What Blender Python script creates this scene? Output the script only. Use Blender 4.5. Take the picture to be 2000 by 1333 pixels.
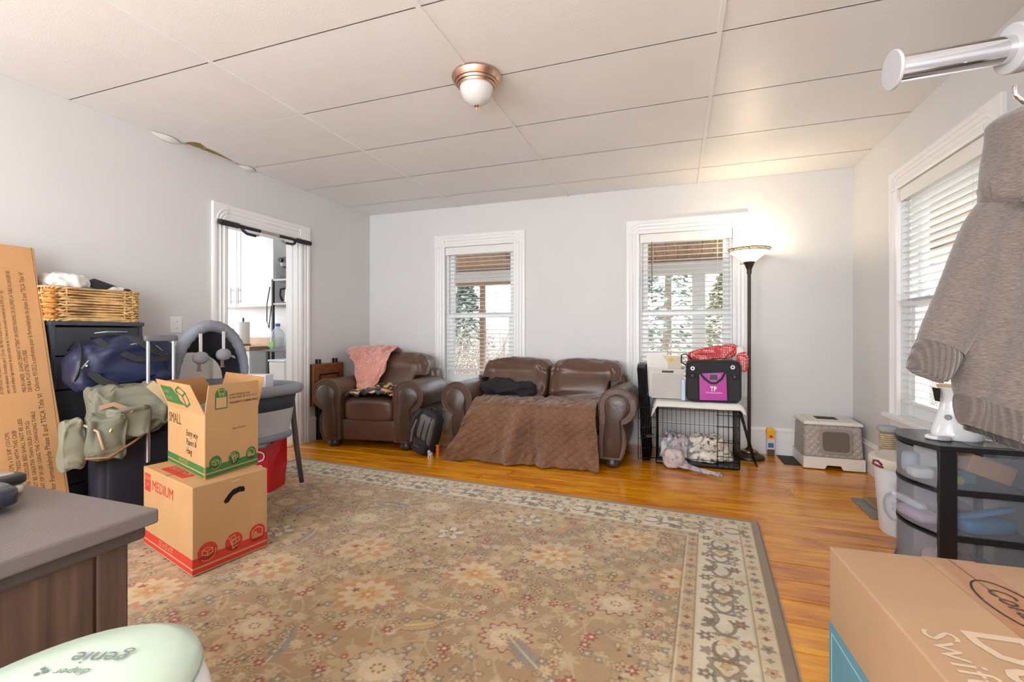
import bpy, bmesh, math, random
import numpy as np
from mathutils import Vector, Matrix, noise as mnoise
random.seed(7)
for o in list(bpy.data.objects): bpy.data.objects.remove(o)
SC = bpy.context.scene
COL = SC.collection
PI = math.pi

# ---------------------------------------------------------------- camera, world, lights, exposure
cd = bpy.data.cameras.new('camera'); cam = bpy.data.objects.new('camera', cd); COL.objects.link(cam)
cam.location = (0, 0, 1.055); cam.rotation_euler = (PI/2, 0, math.atan(322/911))
cd.sensor_width = 36; cd.lens = 911/2000*36; cd.shift_y = -14.5/2000; cd.clip_start = .05
SC.camera = cam
SC.view_settings.view_transform = 'Standard'; SC.view_settings.look = 'None'
SC.view_settings.gamma = 1; SC.view_settings.use_curve_mapping = False
SC.view_settings.exposure = 0.33
w = bpy.data.worlds.new('sky'); SC.world = w; w.use_nodes = True
w.node_tree.nodes['Background'].inputs[0].default_value = (.86, .93, 1, 1)
w.node_tree.nodes['Background'].inputs[1].default_value = 4.6
def area(name, loc, rot, sx, sy, power, col=(1,1,1)):
    l = bpy.data.lights.new(name, 'AREA'); l.shape = 'RECTANGLE'; l.size = sx; l.size_y = sy
    l.energy = power; l.color = col
    o = bpy.data.objects.new(name, l); COL.objects.link(o); o.location = loc; o.rotation_euler = rot
    return o
# added fill lights, set in two made-up windows of the unseen rear wall
area('rear_fill_light', (-2.35, -1.52, 1.32), (PI/2, 0, 0), 1.5, 1.75, 60, (.95, .975, 1))
area('rear_fill_light', (-.35, -1.52, 1.32), (PI/2, 0, 0), 1.5, 1.75, 60, (.95, .975, 1))
# area light added to brighten the kitchen from an unseen side opening
area('kitchen_fill_light', (-6.35, 3.2, 1.6), (0, -PI/2, 0), 1.3, 1.6, 20, (1, 1, 1))
sl = bpy.data.lights.new('sun', 'SUN'); sl.energy = 6; sl.angle = .02; sl.color = (1, .95, .86)
so = bpy.data.objects.new('sun', sl); COL.objects.link(so); so.rotation_euler = (math.radians(38), 0, math.radians(150))

# ---------------------------------------------------------------- helpers
def lin(h):
    if isinstance(h, str):
        h = h.lstrip('#'); c = [int(h[i:i+2], 16)/255 for i in (0, 2, 4)]
    else: c = [x/255 for x in h]
    return tuple(x/12.92 if x <= .04045 else ((x+.055)/1.055)**2.4 for x in c)
def mix(a, b, t): return tuple(x*(1-t)+y*t for x, y in zip(a, b))
class NT:
    def __init__(s, name):
        s.m = bpy.data.materials.new(name); s.m.use_nodes = True; s.t = s.m.node_tree
        s.b = s.t.nodes['Principled BSDF']; s.out = s.t.nodes['Material Output']
    def n(s, typ, **k):
        nd = s.t.nodes.new(typ)
        for a, v in k.items():
            if hasattr(nd, a) and not isinstance(v, tuple): setattr(nd, a, v)
            else: nd.inputs[a].default_value = v
        return nd
    def l(s, a, b): s.t.links.new(a, b)
    def coords(s, scale=(1,1,1), rot=(0,0,0), kind='Object'):
        tc = s.t.nodes.new('ShaderNodeTexCoord'); mp = s.t.nodes.new('ShaderNodeMapping')
        mp.inputs['Scale'].default_value = scale; mp.inputs['Rotation'].default_value = rot
        s.l(tc.outputs[kind], mp.inputs[0]); return mp.outputs[0]
    def noise(s, vec, scale, detail=4, rough=.55, dist=0):
        nd = s.t.nodes.new('ShaderNodeTexNoise'); nd.inputs['Scale'].default_value = scale
        nd.inputs['Detail'].default_value = detail; nd.inputs['Roughness'].default_value = rough
        nd.inputs['Distortion'].default_value = dist; s.l(vec, nd.inputs['Vector']); return nd.outputs['Fac']
    def ramp(s, fac, stops):
        r = s.t.nodes.new('ShaderNodeValToRGB'); e = r.color_ramp.elements
        while len(e) < len(stops): e.new(.5)
        for q, (p, c) in zip(e, stops): q.position = p; q.color = (*c, 1) if len(c) == 3 else c
        s.l(fac, r.inputs[0]); return r.outputs[0]
    def mixc(s, fac, a, b, mode='MIX'):
        nd = s.t.nodes.new('ShaderNodeMix'); nd.data_type = 'RGBA'; nd.blend_type = mode
        for sock, v in ((nd.inputs[0], fac), (nd.inputs[6], a), (nd.inputs[7], b)):
            if hasattr(v, 'links'): s.l(v, sock)
            else: sock.default_value = v if not isinstance(v, tuple) else (*v, 1)[:4]
        return nd.outputs[2]
    def math(s, op, a, b=0):
        nd = s.t.nodes.new('ShaderNodeMath'); nd.operation = op
        for sock, v in ((nd.inputs[0], a), (nd.inputs[1], b)):
            if hasattr(v, 'links'): s.l(v, sock)
            else: sock.default_value = v
        return nd.outputs[0]
    def bump(s, h, strength=.3, dist=.01):
        nd = s.t.nodes.new('ShaderNodeBump'); nd.inputs['Strength'].default_value = strength
        nd.inputs['Distance'].default_value = dist; s.l(h, nd.inputs['Height']); s.l(nd.outputs[0], s.b.inputs['Normal'])
    def set(s, **k):
        for a, v in k.items(): s.b.inputs[a.replace('_', ' ')].default_value = v
        return s
def mat(name, col, rough=.5, metal=0, bump=0, bs=60, var=.06, vs=5, stretch=(1,1,1), coat=0, sheen=0, spec=.5, em=0):
    t = NT(name); c = lin(col); v = t.coords(stretch)
    t.l(t.ramp(t.noise(v, vs), [(.3, tuple(x*(1-var) for x in c)), (.7, tuple(min(1, x*(1+var)) for x in c))]), t.b.inputs['Base Color'])
    t.set(Roughness=rough, Metallic=metal, Coat_Weight=coat, Sheen_Weight=sheen, Specular_IOR_Level=spec)
    if bump: t.bump(t.noise(v, bs, 5), bump, .004)
    if em: t.set(Emission_Color=(*c, 1), Emission_Strength=em)
    return t.m
def clear(name, col, fac, rough=.1, bump=0):
    t = NT(name); t.set(Base_Color=(*lin(col), 1), Roughness=rough)
    tr = t.n('ShaderNodeBsdfTransparent'); mx = t.n('ShaderNodeMixShader'); mx.inputs[0].default_value = fac
    t.l(tr.outputs[0], mx.inputs[1]); t.l(t.b.outputs[0], mx.inputs[2]); t.l(mx.outputs[0], t.out.inputs[0])
    tr.inputs[0].default_value = (*mix(lin(col), (1,1,1), .75), 1)
    return t.m

class B:
    def __init__(s): s.v = []; s.f = []
    def add(s, vs, fs):
        o = len(s.v); s.v += [tuple(v) for v in vs]; s.f += [tuple(i+o for i in f) for f in fs]; return s
    def bb(s, x0, x1, y0, y1, z0, z1):
        return s.add([(x0,y0,z0),(x1,y0,z0),(x1,y1,z0),(x0,y1,z0),(x0,y0,z1),(x1,y0,z1),(x1,y1,z1),(x0,y1,z1)],
            [(0,3,2,1),(4,5,6,7),(0,1,5,4),(1,2,6,5),(2,3,7,6),(3,0,4,7)])
    def box(s, c, sz, rz=0, rx=0, ry=0):
        m = Matrix.Translation(c) @ Matrix.Rotation(rz,4,'Z') @ Matrix.Rotation(ry,4,'Y') @ Matrix.Rotation(rx,4,'X')
        t = B().bb(-sz[0]/2,sz[0]/2,-sz[1]/2,sz[1]/2,-sz[2]/2,sz[2]/2)
        return s.add([m @ Vector(v) for v in t.v], t.f)
    def loft(s, rings, cap=True, closed=True):
        n = len(rings[0]); vs = [v for r in rings for v in r]; fs = []
        for i in range(len(rings)-1):
            for j in range(n if closed else n-1):
                k = (j+1) % n; fs.append((i*n+j, i*n+k, (i+1)*n+k, (i+1)*n+j))
        if cap: fs.append(tuple(reversed(range(n)))); fs.append(tuple(range((len(rings)-1)*n, len(rings)*n)))
        return s.add(vs, fs)
    def tube(s, pts, r, n=8, cap=True, closed=False):
        P = [Vector(p) for p in pts]; m = len(P); rings = []; up = None
        for i, p in enumerate(P):
            if closed: t = (P[(i+1) % m]-P[i-1]).normalized()
            else: t = (P[min(i+1, m-1)]-P[max(i-1, 0)]).normalized()
            if up is None:
                a = Vector((0,0,1)) if abs(t.z) < .9 else Vector((1,0,0)); up = (a - t*a.dot(t)).normalized()
            else:
                up = (up - t*up.dot(t)); up = up.normalized() if up.length > 1e-6 else Vector((1,0,0))
            q = t.cross(up); rr = r[i] if isinstance(r, (list, tuple)) else r
            rings.append([p + (up*math.cos(2*PI*k/n) + q*math.sin(2*PI*k/n))*rr for k in range(n)])
        if closed: rings.append(rings[0]); cap = False
        return s.loft(rings, cap)
    def cyl(s, p0, p1, r0, r1=None, n=12): return s.tube([p0, p1], [r0, r0 if r1 is None else r1], n)
    def lathe(s, prof, c=(0,0,0), n=24, sx=1, sy=1, cap=True):
        return s.loft([[(c[0]+r*sx*math.cos(2*PI*k/n), c[1]+r*sy*math.sin(2*PI*k/n), c[2]+z) for k in range(n)] for r, z in prof], cap)
    def prism(s, poly, h0, h1, M=None):
        M = M or Matrix.Identity(4)
        return s.loft([[M @ Vector((x, y, h0)) for x, y in poly], [M @ Vector((x, y, h1)) for x, y in poly]])
    def grid(s, fn, nu, nv, cu=False, cv=False):
        vs = [fn(i/(nu if cu else nu-1), j/(nv if cv else nv-1)) for i in range(nu) for j in range(nv)]; fs = []
        for i in range(nu if cu else nu-1):
            for j in range(nv if cv else nv-1):
                a, b = (i+1) % nu, (j+1) % nv
                fs.append((i*nv+j, a*nv+j, a*nv+b, i*nv+b))
        return s.add(vs, fs)
    def xf(s, M): s.v = [tuple(M @ Vector(v)) for v in s.v]; return s
    def rbox(s, c, sz, r=.02, n=5, e=None, fn=None, nu=16):
        # rounded pillow-like box: superellipsoid (e: exponents) with optional vertex displacement fn
        e = e or (.35, .35); rings = []
        sg = lambda a, p: math.copysign(abs(a)**p, a)
        for i in range(nu+1):
            ph = -PI/2 + PI*i/nu; cp, sp = sg(math.cos(ph), e[0]), sg(math.sin(ph), e[0]); ring = []
            for k in range(nu*2):
                th = 2*PI*k/(nu*2)
                p = Vector((c[0]+sz[0]/2*cp*sg(math.cos(th), e[1]), c[1]+sz[1]/2*cp*sg(math.sin(th), e[1]), c[2]+sz[2]/2*sp))
                if fn: p = Vector(fn(p))
                ring.append(p)
            rings.append(ring)
        return s.loft(rings, cap=False)
    def obj(s, name, m=None, parent=None, bev=0, seg=2, smooth=None, sub=0, sol=0, soff=-1, loc=None):
        me = bpy.data.meshes.new(name); me.from_pydata(s.v, [], s.f)
        bm = bmesh.new(); bm.from_mesh(me); bmesh.ops.remove_doubles(bm, verts=bm.verts, dist=1e-6)
        bmesh.ops.recalc_face_normals(bm, faces=bm.faces); bm.to_mesh(me); bm.free()
        o = bpy.data.objects.new(name, me); COL.objects.link(o)
        if m: me.materials.append(m)
        if smooth or sub:
            me.polygons.foreach_set('use_smooth', [True]*len(me.polygons))
            if not sub and smooth is not True: me.set_sharp_from_angle(angle=math.radians(smooth))
        if sol: d = o.modifiers.new('solid', 'SOLIDIFY'); d.thickness = sol; d.offset = soff
        if bev:
            d = o.modifiers.new('bevel', 'BEVEL'); d.width = bev; d.segments = seg; d.limit_method = 'ANGLE'
        if sub: d = o.modifiers.new('sub', 'SUBSURF'); d.levels = sub; d.render_levels = sub
        if parent: o.parent = parent
        if loc: o.location = loc
        return o
def tag(o, label, cat, group=None, kind=None):
    if label: o['label'] = label
    if cat: o['category'] = cat
    if group: o['group'] = group
    if kind: o['kind'] = kind
    return o
def thing(name, label=None, cat=None, loc=(0,0,0), rz=0, group=None, kind=None, rx=0, ry=0):
    o = bpy.data.objects.new(name, None); COL.objects.link(o); o.empty_display_size = .05
    o.location = loc; o.rotation_euler = (rx, ry, rz)
    return tag(o, label, cat, group, kind)
def struct(o): o['kind'] = 'structure'; return o
def dup(o, parent=None, **k):
    c = o.copy(); COL.objects.link(c); c.parent = parent
    for a, v in k.items(): setattr(c, a, v)
    return c
def frame(origin, right, up):
    r = Vector(right).normalized(); u = Vector(up); u = (u - r*u.dot(r)).normalized(); n = r.cross(u)
    return Matrix(((r.x,u.x,n.x,origin[0]),(r.y,u.y,n.y,origin[1]),(r.z,u.z,n.z,origin[2]),(0,0,0,1)))
def text(body, size, m, parent, fr, xy=(0,0), align='LEFT', sx=1, rot=0, lift=.0009, name='printed_text', shear=0, off=0):
    c = bpy.data.curves.new('t', 'FONT'); c.body = body; c.size = size; c.align_x = align; c.resolution_u = 2; c.shear = shear; c.offset = off
    o = bpy.data.objects.new('t', c); COL.objects.link(o)
    me = bpy.data.meshes.new_from_object(o.evaluated_get(bpy.context.evaluated_depsgraph_get()))
    bpy.data.objects.remove(o)
    me.transform(fr @ Matrix.Translation((xy[0], xy[1], lift)) @ Matrix.Rotation(rot,4,'Z') @ Matrix.Diagonal((sx,1,1,1)))
    me.name = name; me.materials.clear(); me.materials.append(m)
    r = bpy.data.objects.new(name, me); COL.objects.link(r); r.parent = parent
    return r
def decal(polys, m, parent, fr, name='printed_mark', lift=.0006, th=.0004):
    b = B()
    for p in polys: b.prism(p, lift-th, lift, fr)
    return b.obj(name, m, parent)
def circ(x, y, r, n=24, ry=None, a0=0, a1=2*PI):
    full = abs(a1-a0-2*PI) < 1e-6
    return [(x+r*math.cos(a0+(a1-a0)*k/(n if full else n-1)), y+(ry or r)*math.sin(a0+(a1-a0)*k/(n if full else n-1))) for k in range(n)]
def stroke(pts, wd, closed=False):
    out = []; P = list(pts)+([pts[0]] if closed else [])
    for (a, b), (c, d) in zip(P, P[1:]):
        L = math.hypot(c-a, d-b) or 1e-6; nx, ny = -(d-b)/L*wd/2, (c-a)/L*wd/2; ex, ey = (c-a)/L*wd*.3, (d-b)/L*wd*.3
        out.append([(a-ex+nx,b-ey+ny),(a-ex-nx,b-ey-ny),(c+ex-nx,d+ey-ny),(c+ex+nx,d+ey+ny)])
    return out
def fold(p, f=3, seed=0):   # ridged noise in -1..1 for cloth folds
    q = Vector((p[0]*f+seed*7.3, p[1]*f+seed*1.7, p[2]*f-seed*3.1))
    return 1-2*abs(mnoise.noise(q))-.6 + .35*mnoise.noise(q*2.3)
def crum(p, f=9, seed=0, a=.02):   # absolute crumple displacement in metres: two octaves of ridges
    return a*(fold(p, f, seed)*1.0 + .45*fold(p, f*2.1, seed+3))
def pile(name, m, c, sz, parent=None, seed=0, amp=.25, f=9, e=(.8,.8), nu=34, z0=None, fr2=None, sub=1):
    # a heap of soft cloth: rounded lump with ridged folds, resting on z0
    C = Vector(c); A = amp*.5*min(sz[0], sz[1], sz[2]*1.6)
    def fn(p):
        d = p-C; n = Vector((d.x/sz[0]**2, d.y/sz[1]**2, d.z/sz[2]**2)); n = n.normalized() if n.length > 1e-9 else Vector((0,0,1))
        q = p + n*crum(p, f, seed, A) + Vector((n.x, n.y, 0))*A*1.5*mnoise.noise(p*f*.45+Vector((seed,0,0)))
        if fr2: q = Vector(fr2(q))
        if z0 is not None: q.z = max(q.z, z0)
        return q
    return B().rbox(c, sz, e=e, fn=fn, nu=nu).obj(name, m, parent, smooth=True, sub=sub)
# ---------------------------------------------------------------- materials of the room
XL, XR, YB, YF, ZC = -3.395, 1.38, 4.60, -1.6, 2.44
m_wall = mat('wall_paint', (212,211,210), .6, bump=.12, bs=45, var=.02, vs=2)
m_trim = mat('trim_paint', (232,231,230), .32, bump=.04, bs=30, var=.02, vs=4)
m_kwhite = mat('kitchen_white', (240,240,240), .35, var=.01)
def ceiling_mat():
    t = NT('ceiling_panel_paint'); v = t.coords(kind='Object'); c = lin((234,233,231))
    t.l(t.ramp(t.noise(v, 3), [(.3, tuple(x*.965 for x in c)), (.7, c)]), t.b.inputs['Base Color'])
    t.set(Roughness=.42); t.bump(t.noise(v, 120, 3), .16, .004); return t.m
m_ceil = ceiling_mat()
def plank_mat():
    t = NT('pine_plank'); oi = t.n('ShaderNodeObjectInfo'); tc = t.n('ShaderNodeTexCoord')
    ad = t.n('ShaderNodeVectorMath', operation='ADD'); mp = t.n('ShaderNodeMapping')
    cm = t.n('ShaderNodeCombineXYZ'); r100 = t.math('MULTIPLY', oi.outputs['Random'], 57.0)
    t.l(r100, cm.inputs[0]); t.l(r100, cm.inputs[1])
    t.l(tc.outputs['Object'], ad.inputs[0]); t.l(cm.outputs[0], ad.inputs[1]); t.l(ad.outputs[0], mp.inputs[0])
    mp.inputs['Scale'].default_value = (1.1, 11, 4)
    g = t.noise(mp.outputs[0], 2.2, 6, .6, 1.1)
    mp2 = t.n('ShaderNodeMapping'); mp2.inputs['Scale'].default_value = (1.6, 5, 1); t.l(ad.outputs[0], mp2.inputs[0])
    big = t.noise(mp2.outputs[0], 1.3, 3, .6, .6)
    c1 = t.ramp(g, [(.25, lin((176,96,30))), (.45, lin((216,138,46))), (.62, lin((230,160,62))), (.8, lin((204,122,40)))])
    c2 = t.ramp(big, [(.36, lin((196,132,84))), (.6, (1,1,1))])
    col = t.mixc(.6, c1, c2, 'MULTIPLY')
    mp3 = t.n('ShaderNodeMapping'); mp3.inputs['Scale'].default_value = (1.5, 4.2, 1); t.l(ad.outputs[0], mp3.inputs[0])
    vo = t.n('ShaderNodeTexVoronoi'); vo.inputs['Scale'].default_value = 1.0; t.l(mp3.outputs[0], vo.inputs['Vector'])
    kn = t.ramp(vo.outputs['Distance'], [(.03, lin((110,56,24))), (.06, lin((190,130,70))), (.1, (1,1,1))])
    col = t.mixc(.85, col, kn, 'MULTIPLY')
    tint = t.ramp(oi.outputs['Random'], [(0, (.86,.76,.62)), (.5, (1,.97,.9)), (1, (1.0,1.0,1.0))])
    col = t.mixc(1.0, col, tint, 'MULTIPLY')
    hs = t.n('ShaderNodeHueSaturation'); hs.inputs['Value'].default_value = 1.12; hs.inputs['Saturation'].default_value = 1.12; hs.inputs['Hue'].default_value = .508
    t.l(col, hs.inputs['Color']); t.l(hs.outputs[0], t.b.inputs['Base Color'])
    t.set(Roughness=.24, Coat_Weight=.35, Coat_Roughness=.12); t.bump(g, .08, .003); return t.m
m_plank = plank_mat()
m_dark = mat('dark_gap', (38,22,12), .9)

# ---------------------------------------------------------------- floor and planks
fl = struct(B().bb(XL-.15, XR+.15, YF-.15, YB+.15, -.08, -.022).obj('floor', m_dark))
PW = .166
row = 0; y = YB
nail = B()
while y > YF+.01:
    y0 = max(y-PW, YF); x = XL; rnd = random.Random(row*13+5)
    while x < XR-.01:
        L = rnd.uniform(1.5, 3.4); x1 = min(x+L, XR)
        if XR-x1 < .5: x1 = XR
        b = B().bb(-(x1-x)/2+.0008, (x1-x)/2-.0008, -(y-y0)/2+.0024, (y-y0)/2-.0024, -.022, 0)
        o = b.obj('plank', m_plank, fl, bev=.0015, seg=1); o.location = ((x+x1)/2, (y+y0)/2, rnd.uniform(-.0008, 0))
        for xx in (x+.02, x1-.02):
            for yy in (y-.045, y0+.045): nail.cyl((xx, yy, -.004), (xx, yy, .0006), .0045, n=8)
        x = x1
    y = y0; row += 1
nail.obj('nail_heads', mat('nail_iron', (40,30,24), .6, metal=.5), fl)['kind'] = 'stuff'

# ---------------------------------------------------------------- ceiling of panels with cover strips
ce = struct(B().bb(XL-.15, XR+.15, YF-.15, YB+.15, ZC+.03, ZC+.12).obj('ceiling', mat('ceiling_void', (84,72,56), .9)))
xs = [XL, -2.235, -1.03, .185, XR]; ys = [YF, -.73, -.11, .50, 1.115, 1.73, 2.335, 2.95, 3.575, 4.2, YB]
rnd = random.Random(3)
for i in range(4):
    for j in range(len(ys)-1):
        a, b_, c, d = xs[i], xs[i+1], ys[j], ys[j+1]
        b = B()
        if i == 0 and j == 6:      # the panel with its wall edge torn away
            tear = [(a, 2.925), (a+.03, 2.86), (a+.035, 2.80), (a+.062, 2.70), (a+.085, 2.60), (a+.09, 2.52), (a+.13, 2.44), (a+.105, 2.41), (a+.075, 2.40), (a, 2.395)]
            b.prism([(a, c+.0015), (b_-.001, c+.0015), (b_-.001, d-.0015), (a, d-.0015)] + tear, 0, .02)
            b.v = [(x, y, z+ZC) for x, y, z in b.v]
            b.obj('ceiling_panel', m_ceil, ce)
            continue
        sag = rnd.uniform(.001, .004)
        def fn(u, v, a=a, b_=b_, c=c, d=d, sag=sag):
            return (a+.001+(b_-a-.002)*u, c+.0032+(d-c-.0064)*v, ZC - sag*math.sin(PI*v)*(.4+.6*math.sin(PI*u)))
        b.grid(fn, 9, 9); b.grid(lambda u, v: (fn(u, v)[0], fn(u, v)[1], ZC+.012), 2, 2); b.obj('ceiling_panel', m_ceil, ce, smooth=30)
for x in xs[1:-1]:
    B().bb(x-.011, x+.011, YF, YB, ZC-.0085, ZC+.002).obj('cover_strip', m_ceil, ce, bev=.0015, seg=1)
ins = mat('insulation', (150,128,70), .95, bump=.6, bs=80, var=.3, vs=30)
B().grid(lambda u, v: (XL+.0+.16*u, 2.37+.58*v, ZC+.018+.008*mnoise.noise(Vector((u*6, v*20, 0)))), 10, 30).obj('exposed_insulation', ins, ce, sol=.004)
# curled paper at the tear
m_paper = mat('torn_paper', (228,226,222), .7, var=.03)
def curl(y0, y1, w, dr, s):
    return lambda u, v: (XL+.004+w*u*math.sin(PI*(.1+.9*v))+.004*mnoise.noise(Vector((u*4, v*9, s))), y0+(y1-y0)*v, ZC-.002-dr*(1-u)*math.sin(PI*v)**.8-.004*u)
B().grid(curl(2.18, 2.40, .05, .03, 1), 6, 18).obj('torn_paper', m_paper, ce, sol=.0015, smooth=True)
B().grid(curl(2.86, 3.02, .06, .022, 2), 6, 14).obj('torn_paper', m_paper, ce, sol=.0015, smooth=True)

# ---------------------------------------------------------------- walls with openings
def wall(name, axis, pos, t, a0, a1, holes, m=m_wall, z1=ZC+.03):
    b = B()
    def put(p, q, z0, zz):
        if q-p < 1e-4 or zz-z0 < 1e-4: return
        b.bb(p, q, min(pos, pos+t), max(pos, pos+t), z0, zz) if axis == 'x' else b.bb(min(pos, pos+t), max(pos, pos+t), p, q, z0, zz)
    cur = a0
    for h0, h1, z0, zz in sorted(holes):
        put(cur, h0, -.02, z1); put(h0, h1, -.02, z0); put(h0, h1, zz, z1); cur = h1
    put(cur, a1, -.02, z1)
    return struct(b.obj(name, m))
SILL, HEAD = .52, 2.0
W1, W2 = (-2.405, -1.605), (-.335, .47)
W3 = (2.80, 3.72)
DO = (2.75, 3.51, 1.95)
wall('wall_back', 'x', YB, .15, XL-.15, XR+.15, [(*W1, SILL, HEAD), (*W2, SILL, HEAD)])
wall('wall_left', 'y', XL, -.13, YF, YB, [(DO[0], DO[1], -.02, DO[2])])
wall('wall_right', 'y', XR, .15, YF, YB, [(*W3, SILL, HEAD)])
wall('wall_front', 'x', YF, -.15, XL-.15, XR+.15, [(-3.1, -1.6, .45, 2.2), (-1.1, .4, .45, 2.2)])
wall('wall_inner', 'y', .79, .11, YF, 1.365, [])
for i, (a, c) in enumerate(((-3.1, -1.6), (-1.1, .4))):  # unseen windows, added behind the camera as a place for the fill lights
    o = thing('window_%d' % (4+i), kind='structure', loc=((a+c)/2, YF-.06, 1.325))
    b = B()
    for x in (-.73, 0, .73): b.bb(x-.025, x+.025, -.03, .03, -.875, .875)
    for z in (-.85, 0, .85): b.bb(-.75, .75, -.03, .03, z-.025, z+.025)
    b.obj('window_frame', m_trim, o)

# ---------------------------------------------------------------- casings, sashes, blinds
m_glass = clear('window_glass', (235,242,245), .05, .02)
m_pvc = mat('sash_vinyl', (236,237,238), .35, var=.01)
m_slat = mat('blind_slat', (228,226,220), .4, var=.02)
m_tape = mat('blind_cord', (215,213,208), .7)
m_bronze_wand = clear('wand_plastic', (120,110,95), .75, .15)
def prof(wd, t=.022):   # cross section of a fluted casing board (across, proud)
    return [(0,0),(0,t),(.012,t+.004),(.03,t+.004),(.036,t-.004),(.046,t-.006),(.056,t-.004),(.062,t+.002),(wd-.062,t+.002),(wd-.056,t-.004),(wd-.046,t-.006),(wd-.036,t-.004),(wd-.03,t+.003),(wd-.012,t+.003),(wd,t),(wd,0)]
def casing(o, x0, x1, z0, z1, cw=.125, ch=.13):
    # casing around an opening x0..x1, z0..z1 in the local frame: x along wall, -y into the room
    for a in (x0-cw, x1):
        b = B(); b.loft([[(a+p, -q, zz) for p, q in prof(cw)] for zz in (z0, z1)]); b.obj('casing_board', m_trim, o, bev=.001, seg=1)
    b = B(); b.loft([[(xx, -q, z1+p*ch/cw) for p, q in prof(cw)] for xx in (x0, x1)]); b.obj('head_casing', m_trim, o, bev=.001, seg=1)
    for s, a in ((1, x0-cw), (-1, x1+cw)):
        xx0, xx1 = min(a, a+s*cw), max(a, a+s*cw)
        k = B().bb(xx0, xx1, -.024, 0, z1, z1+ch).obj('corner_block', m_trim, o, bev=.002, seg=1)
        f = B()
        cx = a+s*cw
        for r in (.038, .064, .092):
            f.tube([(cx-s*r*math.cos(t*PI/2/10), -.024, z1+r*math.sin(t*PI/2/10)) for t in range(11)], .005, 6)
        f.obj('corner_flute', m_trim, k)
def window(idx, loc, rz, w, z0, z1, meet=1.255):
    o = thing('window_%d' % idx, kind='structure', loc=loc, rz=rz); h = w/2
    casing(o, -h, h, z0, z1)
    B().bb(-h-.155, h+.155, -.055, .0, z0-.028, z0).obj('stool', m_trim, o, bev=.004)
    B().bb(-h, h, .0005, .152, z0-.02, z0+.003).obj('sill_board', m_trim, o)
    B().bb(-h-.11, h+.11, -.02, 0, z0-.12, z0-.03).obj('apron', m_trim, o, bev=.003)
    for nm, y, a, c, st in (('sash', .105, meet-.02, z1-.03, .05), ('sash', .065, z0+.005, meet+.02, .055)):
        b = B(); bx0, bx1 = -h+.02, h-.02
        b.bb(bx0, bx0+st, y-.018, y+.018, a, c).bb(bx1-st, bx1, y-.018, y+.018, a, c)
        b.bb(bx0+st, bx1-st, y-.018, y+.018, a, a+(.05 if y > .09 else .085)).bb(bx0+st, bx1-st, y-.018, y+.018, c-.045, c)
        s_ = b.obj(nm, m_pvc, o, bev=.003, seg=1)
        B().bb(bx0+st-.005, bx1-st+.005, y-.002, y+.002, a+.04, c-.04).obj('pane', m_glass, s_)
        if y < .09:
            for xx in (-h*.45, h*.35):
                B().bb(xx-.03, xx+.03, y-.028, y-.004, c, c+.012).cyl((xx, y-.018, c+.01), (xx+.02, y-.022, c+.022), .006).obj('sash_lock', m_pvc, s_)
    b = B()
    for x in (-h, h-.02): b.bb(x, x+.02, .04, .14, z0, z1)
    b.bb(-h, h, .04, .14, z1-.03, z1); b.obj('jamb_liner', m_pvc, o)
    return o
def blind(label, loc, rz, w, z0, z1, tilt, sp=.0435, wand=None, y=.028, group='horizontal slat blinds in the windows'):
    o = thing('window_blind', label, 'blind', loc, rz, group); h = w/2-.012
    B().bb(-h, h, y-.026, y+.026, z1-.045, z1-.004).obj('head_rail', m_slat, o, bev=.002)
    B().bb(-h-.008, h+.008, y-.036, y-.027, z1-.085, z1-.002).obj('valance', m_slat, o, bev=.003)
    zz = z1-.075; first = None; t = math.radians(tilt)
    n = int((zz-z0-.05)/sp)
    for i in range(n):
        if first is None:
            b = B(); b.loft([[(xx, yy*math.cos(t), yy*math.sin(t)+zq) for yy, zq in ((-.0245,-.0012),(0,.0022),(.0245,-.0012),(.0245,-.0042),(0,-.0008),(-.0245,-.0042))] for xx in (-h, h)])
            first = b.obj('slat', m_slat, o, loc=(0, y, zz))
        else: dup(first, o, location=(random.uniform(-.001, .001), y, zz-i*sp), rotation_euler=(random.uniform(-.02, .02), 0, 0))
    zb = zz-n*sp
    B().bb(-h, h, y-.025, y+.025, zb-.012, zb+.008).obj('bottom_rail', m_slat, o, bev=.003)
    for xx in (-h*.72, h*.72):
        b = B(); b.cyl((xx, y-.026, zb), (xx, y-.026, z1-.05), .0012, n=5); b.cyl((xx, y+.026, zb), (xx, y+.026, z1-.05), .0012, n=5)
        b.obj('ladder_cord', m_tape, o)
    if wand is not None:
        B().cyl((wand, y-.04, z1-.66), (wand, y-.04, z1-.08), .0042, n=8).obj('tilt_wand', m_bronze_wand, o)
    return o
w1c, w2c, w3c = sum(W1)/2, sum(W2)/2, sum(W3)/2
window(1, (w1c, YB, 0), 0, W1[1]-W1[0], SILL, HEAD)
window(2, (w2c, YB, 0), 0, W2[1]-W2[0], SILL, HEAD)
window(3, (XR, w3c, 0), -PI/2, W3[1]-W3[0], SILL, HEAD)
blind('white slat blind in the window behind the brown leather loveseat, slats turned flat open', (w1c, YB, 0), 0, W1[1]-W1[0], SILL+.06, HEAD, 2, wand=None)
blind('white slat blind in the window behind the wire dog crate, with hanging tilt wand', (w2c, YB, 0), 0, W2[1]-W2[0], SILL+.06, HEAD, 12, wand=-.29)
blind('white slat blind in the side window behind the hanging grey hoodie', (XR, w3c, 0), -PI/2, W3[1]-W3[0], SILL+.015, HEAD, -14)

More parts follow.
